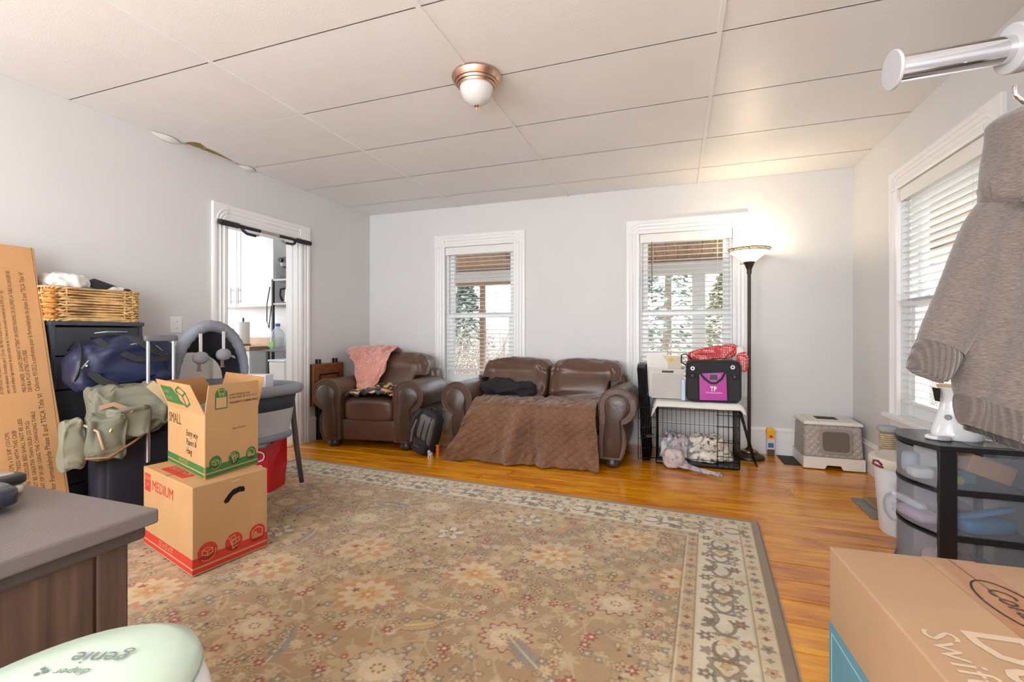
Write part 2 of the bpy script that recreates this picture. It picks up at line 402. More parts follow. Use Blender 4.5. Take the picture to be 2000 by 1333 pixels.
# door to the kitchen
d1 = thing('door_1', kind='structure', loc=(XL, (DO[0]+DO[1])/2, 0), rz=PI/2)   # local x -> +Y, local y -> -X (out of the room)
hw = (DO[1]-DO[0])/2
casing(d1, -hw, hw, 0, DO[2], .125, .135)
for a, c in ((-hw, -hw+.018), (hw-.018, hw)): B().bb(a, c, -.002, .135, 0, DO[2]).obj('jamb', m_trim, d1)
B().bb(-hw, hw, -.002, .135, DO[2]-.018, DO[2]).obj('head_jamb', m_trim, d1)
for a, c in ((-hw+.018, -hw+.03), (hw-.03, hw-.018)): B().bb(a, c, .05, .09, 0, DO[2]-.018).obj('door_stop', m_trim, d1)
B().bb(-hw, hw, -.005, .14, -.018, .004).obj('threshold', m_plank, d1)
# baseboards
def bprof(h=.235): return [(0,0),(.02,0),(.02,h-.035),(.026,h-.033),(.026,h-.022),(.018,h-.016),(.014,h-.004),(.006,h),(0,h)]
def baseboard(name, axis, pos, s, a0, a1):
    if axis == 'x': b = B().loft([[(a, pos-s*p, z) for p, z in bprof()] for a in (a0, a1)])
    else: b = B().loft([[(pos-s*p, a, z) for p, z in bprof()] for a in (a0, a1)])
    return struct(b.obj(name, m_trim, bev=.001, seg=1))
baseboard('baseboard_back', 'x', YB, 1, XL, XR)
baseboard('baseboard_right', 'y', XR, 1, YF, YB-.026)
baseboard('baseboard_left', 'y', XL, -1, YF, DO[0]-.125)
baseboard('baseboard_left_far', 'y', XL, -1, DO[1]+.125, YB-.026)

# ---------------------------------------------------------------- kitchen shell
KX = -6.6
m_kfloor = mat('kitchen_floor', (196,176,150), .35, var=.1, vs=3, stretch=(1,8,1))
struct(B().bb(KX, XL-.13, 1.6, YB, -.08, -.002).obj('floor_kitchen', m_kfloor))
struct(B().bb(KX, XL-.13, 1.6, YB, ZC, ZC+.1).obj('ceiling_kitchen', m_kwhite))
struct(B().bb(KX, XL-.15, YB, YB+.15, -.05, ZC+.1).obj('wall_kitchen_back', m_kwhite))
struct(B().bb(KX, XL-.13, 1.45, 1.6, -.05, ZC+.1).obj('wall_kitchen_front', m_kwhite))
wall('wall_kitchen_side', 'y', KX, -.15, 1.45, YB+.15, [(2.4, 4.0, .95, 2.25)], m_kwhite, ZC+.1)
# ---------------------------------------------------------------- outside: porch, ground, trees
m_pwood = mat('porch_board', (176,128,84), .7, var=.35, vs=4, stretch=(6,.6,1))
m_pwhite = mat('porch_white', (214,214,208), .6, var=.05)
m_pbrown = mat('porch_frame_wood', (150,108,70), .7, var=.15, vs=8)
SLP = -.155; pz = lambda y: 2.33+SLP*(y-4.75)
def slab(b, x0, x1, y0, y1, t0, t1): return b.loft([[(x, y0, pz(y0)+t0), (x, y1, pz(y1)+t0), (x, y1, pz(y1)+t1), (x, y0, pz(y0)+t1)] for x in (x0, x1)])
po = struct(slab(B(), -5.2, 3.2, 4.75, 7.4, .03, .08).obj('trim_porch_roof', m_pwood))
x = -5.1
while x < 3.1:
    slab(B(), -.066, .066, 4.76, 6.75, 0, .03).obj('porch_board', m_pwood, po, loc=(x, 0, random.uniform(-.004, .004))); x += .14
for x in (-4.6, -3.4, -2.2, -1.0, .15, 1.4): slab(B(), x-.02, x+.02, 4.76, 6.6, -.05, 0).obj('porch_joist', m_pbrown, po)
bm_ = struct(B().bb(-5.2, 3.2, 6.52, 6.68, 1.84, 2.0).obj('trim_porch_beam', m_pwhite))
struct(B().bb(.19, .35, 6.52, 6.68, -.3, 1.84).obj('trim_porch_post', m_pwhite, bev=.006))
fr_ = struct(B().bb(-5.2, -.6, 6.57, 6.63, 1.79, 1.84).obj('trim_porch_frame', m_pbrown))
for x in (-4.3, -2.81, -1.35): B().bb(x-.035, x+.035, 6.565, 6.635, -.3, 1.79).obj('porch_frame_post', m_pbrown, fr_)
m_ground = mat('dry_ground', (120,112,100), .95, bump=.5, bs=8, var=.25, vs=2)
struct(B().grid(lambda u, v: (-16+34*u, 4.76+30*v, -.35 + 2.6*max(0, v-.12)**.8*(.75+.25*mnoise.noise(Vector((u*9, v*9, 0))))), 40, 30).obj('ground', m_ground, smooth=True))
struct(B().bb(1.6, 16, -6, 4.7, -.45, -.35).obj('ground_side', m_ground))
m_twig = mat('bare_twig', (186,172,160), .85, var=.35, vs=3)
rnd = random.Random(11); b = B()
for i in range(2200):
    x, y = rnd.uniform(-8, 4), rnd.uniform(7.4, 9.6); z = -.2+(y-7.4)*.14; p = Vector((x, y, z)); d = Vector((rnd.uniform(-.7,.7), rnd.uniform(-.2,.2), rnd.uniform(.6, 1.2))).normalized()
    L = rnd.uniform(.6, 1.75)*(.75 if x > -1 else 1); pts = [p.copy()]
    for k in range(5):
        p = p+d*L/5; d = (d+Vector((rnd.uniform(-.5,.5), rnd.uniform(-.3,.3), rnd.uniform(-.75,.25)))).normalized(); pts.append(p.copy())
    b.tube(pts, [.009, .008, .007, .006, .005, .003], 3, cap=False)
tag(b.obj('bramble', m_twig, smooth=True), 'pale bare tangled brush growing beyond the porch', 'brush', kind='stuff')
m_leafs = [mat('needles_%d' % i, c, .8, var=.3, vs=5) for i, c in enumerate(((132,140,124), (154,158,126), (122,136,122), (168,168,128)))]
m_bark = mat('bark', (140,122,104), .9, var=.2)
def evergreen(x, y, h, r, k, label, seed):
    rr = random.Random(seed); z0 = -.1+max(0, (y-7)*.08); o = thing('evergreen_tree', label, 'tree', (x, y, z0), group='evergreen trees beyond the porch')
    B().tube([(0,0,-.4), (.05,0,h*.5), (0,.03,h)], [.13, .08, .02], 7).obj('trunk', m_bark, o)
    b = B()
    for i in range(1400):
        t = rr.random()**.75; a = rr.uniform(0, 2*PI); R = r*(1-t)**.8*rr.uniform(.25, 1); z = h*(.08+.92*t)-R*.25
        p = Vector((R*math.cos(a), R*math.sin(a), z)); s = rr.uniform(.09, .24)
        u = Vector((math.cos(a), math.sin(a), rr.uniform(-.7, .1)))*s; v = Vector((-math.sin(a), math.cos(a), rr.uniform(-.5,.5)))*s*.45
        b.add([p, p+u*.5+v, p+u, p+u*.5-v], [(0,1,2,3)])
    b.obj('foliage', m_leafs[k], o)
evergreen(-7.6, 15.5, 4.6, 1.7, 0, 'grey green evergreen showing left of the porch frame post', 1)
evergreen(-4.1, 17.5, 5.0, 1.7, 1, 'yellowish green evergreen standing behind the thin brown porch post', 2)
evergreen(-5.9, 12.6, 2.2, 1.0, 2, 'short dark evergreen rising from the brush behind the loveseat window', 3)
evergreen(-.25, 12.0, 4.2, 1.3, 2, 'dark conifer beside the white porch post', 4)
evergreen(1.3, 14.5, 2.3, 1.0, 3, 'low olive green tree right of the white porch post', 5)
evergreen(-1.9, 16.5, 2.6, 1.3, 1, 'pale low evergreen left of the dark conifer', 6)
# pale house across the side yard, seen through the side window
hs = thing('neighbour_house', 'pale sided house beyond the side window', 'building', (7.6, 6.4, -.35))
m_side = mat('pale_siding', (226,228,230), .7, var=.03)
w_ = B().bb(0, 4, -4.5, 4.5, 0, 4.4).obj('wall', m_side, hs)
for z in np.arange(.15, 4.3, .2): B().bb(-.02, 0, -4.5, 4.5, z, z+.012).obj('siding_lap', m_side, w_)
for y in (-2.8, -.7, 1.4, 3.3):
    f = B().bb(-.04, .02, y-.5, y+.5, 1.3, 2.9).obj('window', m_trim, hs)
    for q in (-.22, .22):
        for z in (1.75, 2.5): B().bb(-.05, -.03, y+q-.18, y+q+.18, z-.3, z+.3).obj('pane', mat('far_pane', (120,130,140), .15), f)
B().prism([(-.4, 4.4), (4.4, 4.4), (2, 6)], -4.8, 4.8, frame((0,0,0), (1,0,0), (0,0,1))).obj('roof', mat('far_roof', (150,150,152), .9), hs)

# ---------------------------------------------------------------- kitchen things
m_counter = mat('butcher_block', (196,164,128), .4, var=.14, vs=6, stretch=(2,14,1))
m_counter_end = mat('butcher_block_end', (150,116,84), .5, var=.2, vs=20, stretch=(14,14,1))
m_steel = mat('brushed_steel', (190,188,184), .3, metal=1, var=.04)
m_black = mat('black_plastic', (34,35,37), .35, var=.1)
m_blackmetal = mat('black_metal', (40,40,42), .4, metal=.3)
uc = thing('wall_cabinet', 'white two-door wall cabinet over the kitchen counter', 'cabinet', (-5.06, YB, 1.375))
B().bb(-.6, .57, -.32, 0, 0, .98).obj('body', m_kwhite, uc, bev=.002)
for a, c, hx in ((-.6, -.02, -.075), (-.012, .565, .045)):
    d_ = B().bb(a, c, -.34, -.322, .004, .976).obj('door', m_kwhite, uc, bev=.002)
    B().bb(a, a+.06, -.345, -.34, .004, .976).bb(c-.06, c, -.345, -.34, .004, .976).bb(a+.06, c-.06, -.345, -.34, .004, .064).bb(a+.06, c-.06, -.345, -.34, .916, .976).obj('door_frame', m_kwhite, d_, bev=.0015, seg=1)
    h = B().cyl((hx, -.375, .04), (hx, -.375, .24), .006, n=8)
    for z in (.07, .21): h.cyl((hx, -.375, z), (hx, -.343, z), .005, n=8)
    h.obj('handle', m_steel, d_)
bc = thing('base_cabinet', 'white base cabinet with drawers under the wooden counter', 'cabinet', (-5.2, YB-.002, 0))
B().bb(-.8, .63, -.58, 0, .09, .865).bb(-.8, .63, -.52, 0, 0, .09).obj('body', mat('cabinet_side', (222,225,228), .4), bc, bev=.002)
for a, c in ((-.4, .115), (.125, .625)):
    for z0, z1 in ((.1, .4), (.41, .66), (.67, .855)):
        d_ = B().bb(a, c, -.6, -.582, z0, z1).obj('drawer_front', m_kwhite, bc, bev=.002)
        B().cyl(((a+c)/2-.07, -.625, (z0+z1)/2), ((a+c)/2+.07, -.625, (z0+z1)/2), .006, n=8).bb((a+c)/2-.06, (a+c)/2-.05, -.625, -.6, (z0+z1)/2-.004, (z0+z1)/2+.004).bb((a+c)/2+.05, (a+c)/2+.06, -.625, -.6, (z0+z1)/2-.004, (z0+z1)/2+.004).obj('handle', m_steel, d_)
ct = thing('countertop', 'butcher block counter with wooden upstand on the kitchen cabinet', 'countertop', (-5.2, YB, .865))
B().bb(-.8, .645, -.62, 0, 0, .042).obj('slab', m_counter, ct, bev=.003)
B().bb(-.8, .645, -.022, 0, .042, .14).obj('upstand', m_counter, ct, bev=.002)
B().bb(.646, .65, -.62, 0, 0, .042).obj('end_grain', m_counter_end, ct)
pt = thing('paper_towel_holder', 'paper towel roll on a wooden stand on the kitchen counter', 'paper towel', (-5.02, 4.3, .9075))
B().lathe([(.0,0),(.085,0),(.085,.018),(0,.018)], n=24).obj('base', mat('holder_wood', (140,88,54), .5), pt)
B().cyl((0,0,.018), (0,0,.34), .012).obj('post', mat('holder_post', (120,80,54), .5), pt)
B().lathe([(.02,.022),(.07,.022),(.072,.03),(.072,.285),(.07,.29),(.02,.29)], n=28).obj('paper_roll', mat('paper_towel', (244,243,240), .9, bump=.2), pt, smooth=40)
ko = thing('outlet_plate', 'white outlet plate on the kitchen wall beside the paper towels', 'outlet', (-4.92, YB, 1.14))
B().bb(-.04, .04, -.008, 0, -.06, .06).obj('plate', m_trim, ko, bev=.003); B().bb(-.016, .016, -.011, -.008, -.035, .035).obj('socket', m_pvc, ko)
# rack with appliances on the wall to the right of the cabinet
rk = thing('storage_rack', 'black metal rack with white shelves right of the kitchen cabinet', 'rack', (-4.25, 4.37, 0))
for x in (-.2, .2):
    for y in (-.16, .16): B().bb(x-.012, x+.012, y-.012, y+.012, 0, 1.69).obj('post', m_blackmetal, rk)
for z in (.5, 1.39, 1.67): B().bb(-.21, .21, -.17, .17, z, z+.02).obj('shelf', mat('rack_shelf', (205,204,200), .5), rk)
ap = thing('coffee_maker', 'dark grey pod coffee maker standing on top of the rack', 'coffee maker', (-4.29, 4.36, 1.69))
B().rbox((0,.05,.13), (.2,.14,.26), e=(.3,.4)).obj('water_tank', mat('tank', (70,72,76), .3), ap, smooth=True)
B().rbox((0,-.05,.2), (.19,.18,.13), e=(.4,.5)).obj('brew_head', mat('head', (96,98,102), .35), ap, smooth=True)
B().bb(-.085, .085, -.13, .05, 0, .03).obj('drip_tray', m_black, ap, bev=.006); B().lathe([(.035,.03),(.045,.12),(.04,.12)], (0,-.06,0), 16).obj('cup', mat('cup', (120,128,134), .2), ap)
B().cyl((-.05,-.13,.22), (-.05,-.16,.22), .028, n=16).obj('dial', m_black, ap)
kt = thing('electric_kettle', 'steel and black kettle on the middle shelf of the rack', 'kettle', (-4.31, 4.34, 1.4105))
B().lathe([(.0,0),(.07,0),(.075,.02),(.066,.16),(.055,.19),(0,.2)], n=24).obj('body', m_steel, kt, smooth=40)
B().tube([(-.05,-.03,.18),(-.11,-.05,.17),(-.12,-.05,.1),(-.09,-.04,.03)], .012, 8).obj('handle', m_black, kt, smooth=True)
B().lathe([(.08,-.0),(.08,.015),(0,.015)], n=20).obj('base', m_black, kt)
B().lathe([(.0,.2),(.055,.19),(.03,.215),(.012,.225),(0,.23)], n=20).obj('lid', m_black, kt, smooth=True)
cb = B().tube([(-4.465,4.18,1.6),(-4.49,4.16,1.4),(-4.48,4.15,1.2),(-4.45,4.15,1.12),(-4.42,4.14,1.25),(-4.41,4.15,1.38)], .006, 6).obj('power_cord', m_black, ap, smooth=True); cb.location = tuple(-ap.location)
jr = thing('glass_canister', 'grey speckled jar on a white tub beside the rack', 'jar', (-3.86, 4.09, 1.03))
B().lathe([(.0,0),(.055,0),(.06,.03),(.06,.14),(.045,.17),(0,.17)], n=20).obj('body', mat('jar_speckle', (150,146,140), .4, var=.6, vs=60), jr, smooth=40)
B().lathe([(.0,.17),(.035,.17),(.03,.19),(.012,.2),(.01,.22),(0,.22)], n=16).obj('stopper', mat('cork', (190,130,80), .8), jr, smooth=40)
wt = thing('white_tub', 'white plastic tub with lid on the small kitchen table', 'tub', (-3.86, 4.09, .8828))
B().lathe([(.0,0),(.075,0),(.085,.125),(0,.125)], n=24).obj('body', m_kwhite, wt, smooth=40); B().lathe([(.09,.122),(.09,.145),(0,.147)], n=24).obj('lid', m_pvc, wt, smooth=40)
# small dark table with shelves
tb = thing('kitchen_cart', 'small dark open cart with a curved back rail in the kitchen', 'cart', (-3.92, 3.98, 0))
for x in (-.2, .2):
    for y in (-.15, .15): B().bb(x-.014, x+.014, y-.014, y+.014, 0, .862).obj('post', mat('cart_dark', (62,58,56), .5), tb)
B().bb(-.24, .24, -.19, .19, .862, .8825).obj('top', mat('cart_top', (112,106,102), .4), tb, bev=.003)
for z in (.3, .55): B().bb(-.2, .2, -.15, .15, z, z+.012).obj('shelf', m_blackmetal, tb); B().cyl((-.2,-.16,z-.03), (.2,-.16,z-.03), .006).obj('rail', m_blackmetal, tb)
B().prism([(-.2,0),(.2,0),(.2,.05),(.12,.07),(0,.1),(-.12,.07),(-.2,.05)], .13, .145, frame((0,0,.66), (1,0,0), (0,0,1)).copy() @ Matrix.Rotation(0,4,'Z')).xf(Matrix.Identity(4)).obj('back_rail', m_black, tb)
mx = thing('chrome_mixer', 'chrome and black appliance on the shelf of the kitchen cart', 'appliance', (-3.98, 3.93, .5625))
B().rbox((0,0,.09), (.24,.15,.17), e=(.5,.5)).obj('body', m_steel, mx, smooth=True); B().lathe([(0,0),(.05,0),(.05,.05),(.02,.06)], (-.14,0,.06), 16).obj('dial', m_black, mx); B().bb(-.03, .07, -.085, -.07, .06, .12).obj('panel', mat('orange_panel', (214,130,90), .4), mx)
yb = B().rbox((0,0,.03), (.17,.1,.06), e=(.5,.4)).obj('yellow_packet', mat('yellow_pack', (236,196,40), .5)); yb.location = (-3.96, 3.95, .3125)
tag(yb, 'yellow packet on the low shelf of the kitchen cart', 'packet')
jg = thing('water_jug', 'clear plastic water jug with blue cap and green label on the cart', 'jug', (-4.06, 3.9, .8828))
m_jug = clear('jug_plastic', (214,224,230), .38, .12)
B().lathe([(0,0),(.07,0),(.075,.015),(.075,.13),(.06,.19),(.025,.235),(.022,.26),(0,.26)], n=24).obj('body', m_jug, jg, smooth=40)
B().lathe([(.026,.25),(.026,.28),(0,.28)], n=16).obj('cap', mat('blue_cap', (50,96,176), .4), jg)
B().bb(-.05, .02, -.078, -.073, .03, .085).obj('label_patch', mat('green_label', (150,204,110), .5), jg)
j2 = thing('water_jug', 'clear plastic jug with teal tint beside the green-labelled one', 'jug', (-3.9, 3.93, .8828))
B().lathe([(0,0),(.065,0),(.07,.015),(.07,.12),(.055,.17),(.025,.2),(.022,.225),(0,.225)], n=24).obj('body', clear('jug_teal', (190,222,222), .4, .12), j2, smooth=40)
B().lathe([(.026,.215),(.026,.242),(0,.242)], n=16).obj('cap', m_pvc, j2)
wb = thing('waste_bin', 'white kitchen bin just inside the doorway', 'bin', (-3.67, 3.64, 0))
B().loft([[(x*s, y*s, z) for x, y in ((-.1,-.13),(.1,-.13),(.1,.13),(-.1,.13))] for z, s in ((0,.85),(.78,1))]).obj('body', m_kwhite, wb, bev=.015); B().bb(-.105, .105, -.135, .135, .78, .8).obj('lid', m_kwhite, wb, bev=.006)
# ---------------------------------------------------------------- ceiling light
m_brass = mat('brushed_bronze', (196,160,136), .28, metal=1, var=.08, vs=20)
m_frost = mat('frosted_glass', (206,204,200), .25, var=.04, vs=8)
cl = thing('ceiling_light', 'frosted bowl ceiling light with brushed bronze rim', 'light', (-1.01, 2.29, ZC-.006))
B().lathe([(0,0),(.128,0),(.134,-.012),(.13,-.022),(.118,-.04),(.112,-.042),(.108,-.052),(.1,-.054),(.096,-.062),(.09,-.062),(.09,-.04),(0,-.04)], n=48).obj('rim', m_brass, cl, smooth=30)
B().lathe([(.09,-.058),(.089,-.075),(.08,-.105),(.062,-.132),(.036,-.15),(.012,-.157),(0,-.158)], n=40).obj('glass_bowl', m_frost, cl, smooth=True)
B().lathe([(0,-.154),(.012,-.156),(.013,-.163),(.007,-.166),(.008,-.172),(.004,-.178),(.003,-.184),(0,-.187)], n=16).obj('finial', m_brass, cl, smooth=40)

# ---------------------------------------------------------------- cardboard
def cardboard(name, c, r=.85):
    t = NT(name); v = t.coords((1,1,60)); base = lin(c)
    f = t.noise(v, 3, 3); g = t.noise(t.coords(), 4, 3)
    col = t.ramp(g, [(.3, tuple(x*.92 for x in base)), (.7, tuple(x*1.05 for x in base))])
    t.l(col, t.b.inputs['Base Color']); t.set(Roughness=r, Specular_IOR_Level=.25); t.bump(f, .05, .002); return t.m
m_card = cardboard('kraft_board', (192,150,104))
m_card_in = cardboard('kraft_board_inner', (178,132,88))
m_red = mat('red_print', (196,52,38), .75, var=.05, vs=30); m_green = mat('green_print', (54,112,54), .75, var=.05, vs=30)
m_kprint = mat('kraft_gap_print', (196,154,108), .85); m_ink = mat('dark_print', (84,62,42), .85); m_pen = mat('marker_ink', (40,34,34), .7)
def icon_truck(fr, x, y, r, m, parent):     # three round moving icons share a disc; each gets line art
    return decal([circ(x, y, r, 26)], m, parent, fr, 'printed_disc')
def iso_box(x, y, s):
    a, b, c, d, e, f, g = (x-s, y-s*.35), (x, y-s*.75), (x+s, y-s*.4), (x+s, y+s*.45), (x, y+s*.1), (x-s, y+s*.5), (x, y+s*.85)
    return stroke([a, b, c, d, e, f, a], s*.13) + stroke([b, e], s*.13) + stroke([f, g, d], s*.13)
def band_print(fr, W, H, m, parent, icons=True, seed=0):
    decal([[(0,.02*H),(W,.02*H),(W,.07*H),(0,.07*H)], [(0,.09*H),(W,.09*H),(W,.19*H),(0,.19*H)]], m, parent, fr, 'printed_band')
    if not icons: return
    R = .105*H
    for i, fx in enumerate((.18, .52, .85)):
        x, y = W*fx, .225*H
        icon_truck(fr, x, y, R*(1.05 if i == 0 else 1), m, parent)
        if i == 0: pl = iso_box(x, y, R*.55) + stroke(circ(x, y-.1*R, R*.86, 12, a0=-2.4, a1=.2), R*.07)
        elif i == 1: pl = stroke([(x-R*.9, y+R*.6), (x-R*.55, y+R*.6), (x-R*.1, y-R*.7), (x+R*.45, y-R*.5)], R*.09) + stroke([(x-R*.25,y+R*.1),(x+R*.15,y+R*.22),(x+R*.28,y-R*.22),(x-R*.1,y-R*.35)], R*.08, True) + stroke([(x-R*.35,y+R*.6),(x+R*.1,y+R*.75),(x+R*.18,y+R*.35),(x-R*.22,y+R*.2)], R*.08, True) + stroke([(x+R*.2,y+R*.25),(x+R*.55,y+R*.35),(x+R*.65,y-R*.05),(x+R*.3,y-R*.18)], R*.08, True) + [circ(x-R*.1, y-R*.72, R*.12, 10)]
        else: pl = stroke([(x-R*.62,y-R*.5),(x+R*.62,y-R*.5),(x+R*.62,y+R*.35),(x,y+R*.7),(x-R*.62,y+R*.35)], R*.09, True) + [[(x+a*R*.2-.08*R, y+b_*R*.22-.4*R),(x+a*R*.2+.08*R, y+b_*R*.22-.4*R),(x+a*R*.2+.08*R, y+b_*R*.22-.25*R),(x+a*R*.2-.08*R, y+b_*R*.22-.25*R)] for a, b_ in ((-2,0),(-1,0),(0,0),(1,0),(2,0),(-2,1),(-1,1),(0,1),(-2,2),(-1,2))]
        decal(pl, m_kprint, parent, fr, 'printed_icon', lift=.0011, th=.0004)
class Quad:   # four-sided carton footprint A (near), C (right), B (left)
    def __init__(s, A, Bp, C): s.A, s.B, s.C = Vector((*A, 0)), Vector((*Bp, 0)), Vector((*C, 0)); s.D = s.B+s.C-s.A
# medium box
zb = .0148; H1 = .381
q = Quad((0,0), (-.552,.155), (.055,.334))
mb = thing('moving_box', 'closed cardboard moving box printed MEDIUM in red, under the open box', 'box', (-1.946, 1.42, zb))
body = B()
body.prism([tuple(q.A.xy), tuple(q.C.xy), tuple(q.D.xy), tuple(q.B.xy)], 0, H1); body.obj('body', m_card, mb, bev=.003)
frF = frame((0,0,0), q.C-q.A, (0,0,1)); frL = frame(q.B, q.A-q.B, (0,0,1)); WF, WL = (q.C-q.A).length, (q.B-q.A).length
band_print(frF, WF, H1, m_red, mb); band_print(frL, WL, H1, m_red, mb, False)
text('22"x15"x15"', .034, m_kprint, mb, frL, (.2, .043), lift=.0012)
text('MEDIUM', .072, m_red, mb, frL, (.115, .285), sx=.95)
decal([[(.02,.27),(.095,.27),(.095,.355),(.02,.355)]], m_red, mb, frL, 'printed_square')
text('BOX+', .028, m_kprint, mb, frL, (.026, .325), lift=.0012); text('2 FT', .028, m_kprint, mb, frL, (.028, .29), lift=.0012)
decal([[(.13,.285),(.135,.272),(.15,.272),(.172,.298),(.2,.306),(.222,.302),(.228,.312),(.222,.327),(.2,.331),(.17,.325),(.15,.308)]], mat('hand_hole', (8,7,6), 1), mb, frF, 'hand_hole')
decal([[(.165,.36),(.205,.363),(.205,.366),(.165,.363)]], mat('tape_glint', (210,190,160), .3), mb, frF, 'tape_end')
frT = frame((q.B*.92+Vector((0,0,H1))), q.A-q.B, q.C-q.A)
decal([[(.08,.03),(.34,.03),(.34,.14),(.08,.14)]], m_red, mb, frT, 'printed_square'); text('BOX FOR', .05, m_kprint, mb, frT, (.1,.06), lift=.0012)
B().prism([tuple((q.B*.5+q.D*.0+q.C*.0+q.A*.5).xy), tuple((q.A*.5+q.B*.5+(q.C-q.A)*1.0).xy), tuple((q.A*.49+q.B*.51+(q.C-q.A)*1.0).xy), tuple((q.A*.49+q.B*.51).xy)], H1, H1+.0008).obj('flap_seam', m_ink, mb)
# small open box on top
zs = zb+H1+.002; H2 = .286
q2 = Quad((0,0), (-.48,.165), (-.008,.29))
sb = thing('moving_box', 'open cardboard moving box with green print and raised flaps, atop the other box', 'box', (-1.995, 1.512, zs))
def side(p0, p1, h0, h1, out, o0=0, i0=0, i1=0, th=.004):
    # board between p0 and p1 from h0 to h1, pushed outward by `out` at the top, ends inset by i0,i1 at the top
    d = (p1-p0).normalized(); n = Vector((d.y, -d.x, 0)); b = B()
    P = [p0+Vector((0,0,h0)), p1+Vector((0,0,h0)), p1-d*i1+n*out+Vector((0,0,h1)), p0+d*i0+n*out+Vector((0,0,h1))]
    k = (P[1]-P[0]).cross(P[3]-P[0]).normalized()*th
    return b.add(P+[p-k for p in P], [(0,1,2,3),(7,6,5,4),(0,4,5,1),(1,5,6,2),(2,6,7,3),(3,7,4,0)])
corners = [q2.A, q2.C, q2.D, q2.B]
for i in range(4): side(corners[i], corners[(i+1) % 4], 0, H2, 0).obj('wall', m_card, sb)
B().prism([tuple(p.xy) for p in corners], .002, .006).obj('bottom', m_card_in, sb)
side(q2.A, q2.C, H2, H2+.135, .0, i0=.02, i1=0).obj('flap', m_card, sb)
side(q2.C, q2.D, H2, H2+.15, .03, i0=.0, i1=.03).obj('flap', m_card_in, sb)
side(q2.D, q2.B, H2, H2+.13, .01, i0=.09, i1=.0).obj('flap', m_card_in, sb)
side(q2.B, q2.A, H2, H2+.14, .05, i0=-.01, i1=.035).obj('flap', m_card, sb)
f2 = frame((0,0,0), q2.C-q2.A, (0,0,1)); l2 = frame(q2.B, q2.A-q2.B, (0,0,1)); w2, wl2 = (q2.C-q2.A).length, (q2.B-q2.A).length
band_print(f2, w2, H2, m_green, sb); band_print(l2, wl2, H2, m_green, sb, False)
text('16"x12"x12"', .026, m_kprint, sb, l2, (.17, .033), lift=.0012)
text('SMALL', .07, m_ink, sb, l2, (.02, H2-.075), sx=.9)
text('Entry way\nPapers &\nHang', .042, m_pen, sb, l2, (.27, .17), shear=.25, sx=.9)
text('Place Tab Here', .012, m_ink, sb, f2, (.14, .2))
# flap prints
tf = frame((q2.A+Vector((0,0,H2))), q2.C-q2.A, (0,0,1))
decal([[(.05,.02),(.115,.02),(.115,.085)]+circ(.0825, .085, .0325, 10, a0=0, a1=PI)+[(.05,.085)]], m_green, sb, tf, 'printed_tag')
decal([[(.056,.026),(.109,.026),(.109,.074),(.056,.074)]], m_kprint, sb, tf, 'tag_window', lift=.001)
decal(stroke([(.058,.115),(.066,.113),(.073,.087),(.098,.087)], .003)+stroke([(.067,.108),(.104,.108),(.098,.093),(.072,.093)], .0025)+[circ(.076,.081,.003,8),circ(.094,.081,.003,8)], m_kprint, sb, tf, 'printed_cart', lift=.001)
text('NEED MORE BOXES?\nSCAN HERE OR VISIT US AT', .0135, m_ink, sb, tf, (.125, .075), sx=.95); text('WALMART.COM/MOVING', .0145, m_ink, sb, tf, (.125, .038), sx=.95, off=.0003)
d_ = (q2.A-q2.B).normalized(); n_ = Vector((d_.y, -d_.x, 0)); lf = frame(q2.B+Vector((0,0,H2)), d_, Vector((0,0,.14))+n_*.05)
decal([[(.03,.03),(.27,.03),(.2,.12),(.03,.12)]], m_green, sb, lf, 'printed_arrow', lift=.0012)
decal(iso_box(.31, .075, .065), m_green, sb, lf, 'printed_box', lift=.0018); text('12"x12"', .03, m_kprint, sb, lf, (.05, .045), lift=.0022); text('16 LARGE', .02, m_kprint, sb, lf, (.05, .085), lift=.0022)
pc = Vector((-1.995,1.512,0))+(q2.A+q2.D)*.5
pile('folded_cloth', mat('grey_green_cloth', (150,156,150), .9, bump=.2), (pc.x, pc.y+.02, zs+.16), (.28,.2,.3), seed=3, amp=.08, z0=zs+.007, f=8)
tag(bpy.data.objects['folded_cloth'], 'grey green cloth packed inside the open cardboard box', 'cloth')

# ---------------------------------------------------------------- chest of drawers with basket
m_chest = mat('charcoal_laminate', (60,64,72), .38, var=.08, vs=6, stretch=(1,1,9)); m_chest2 = mat('charcoal_front', (52,54,59), .45, bump=.12, bs=160, var=.1, vs=9, stretch=(1,1,7))
ch = thing('chest_of_drawers', 'tall narrow charcoal chest of six drawers against the wall', 'chest of drawers', (-3.365, 1.725, 0))
hy = .2225
B().bb(0, .265, -hy, -hy+.018, 0, 1.1).bb(0, .265, hy-.018, hy, 0, 1.1).bb(0, .26, -hy+.018, hy-.018, .03, .045).bb(0, .006, -hy, hy, .03, 1.1).obj('carcass', m_chest, ch)
B().bb(0, .275, -hy-.006, hy+.006, 1.1, 1.122).obj('top', m_chest, ch, bev=.002)
zz = [.055, .233, .402, .573, .752, .934, 1.094]
for i in range(6):
    dr = B().bb(.02, .262, -hy+.02, hy-.02, zz[i]+.003, zz[i+1]-.004).obj('drawer', m_chest2, ch, bev=.003)
    B().bb(.262, .272, -.045, .045, (zz[i]+zz[i+1])/2+.014, (zz[i]+zz[i+1])/2+.02).bb(.262, .268, -.045, -.035, (zz[i]+zz[i+1])/2+.006, (zz[i]+zz[i+1])/2+.02).bb(.262, .268, .035, .045, (zz[i]+zz[i+1])/2+.006, (zz[i]+zz[i+1])/2+.02).obj('pull', m_black, dr)
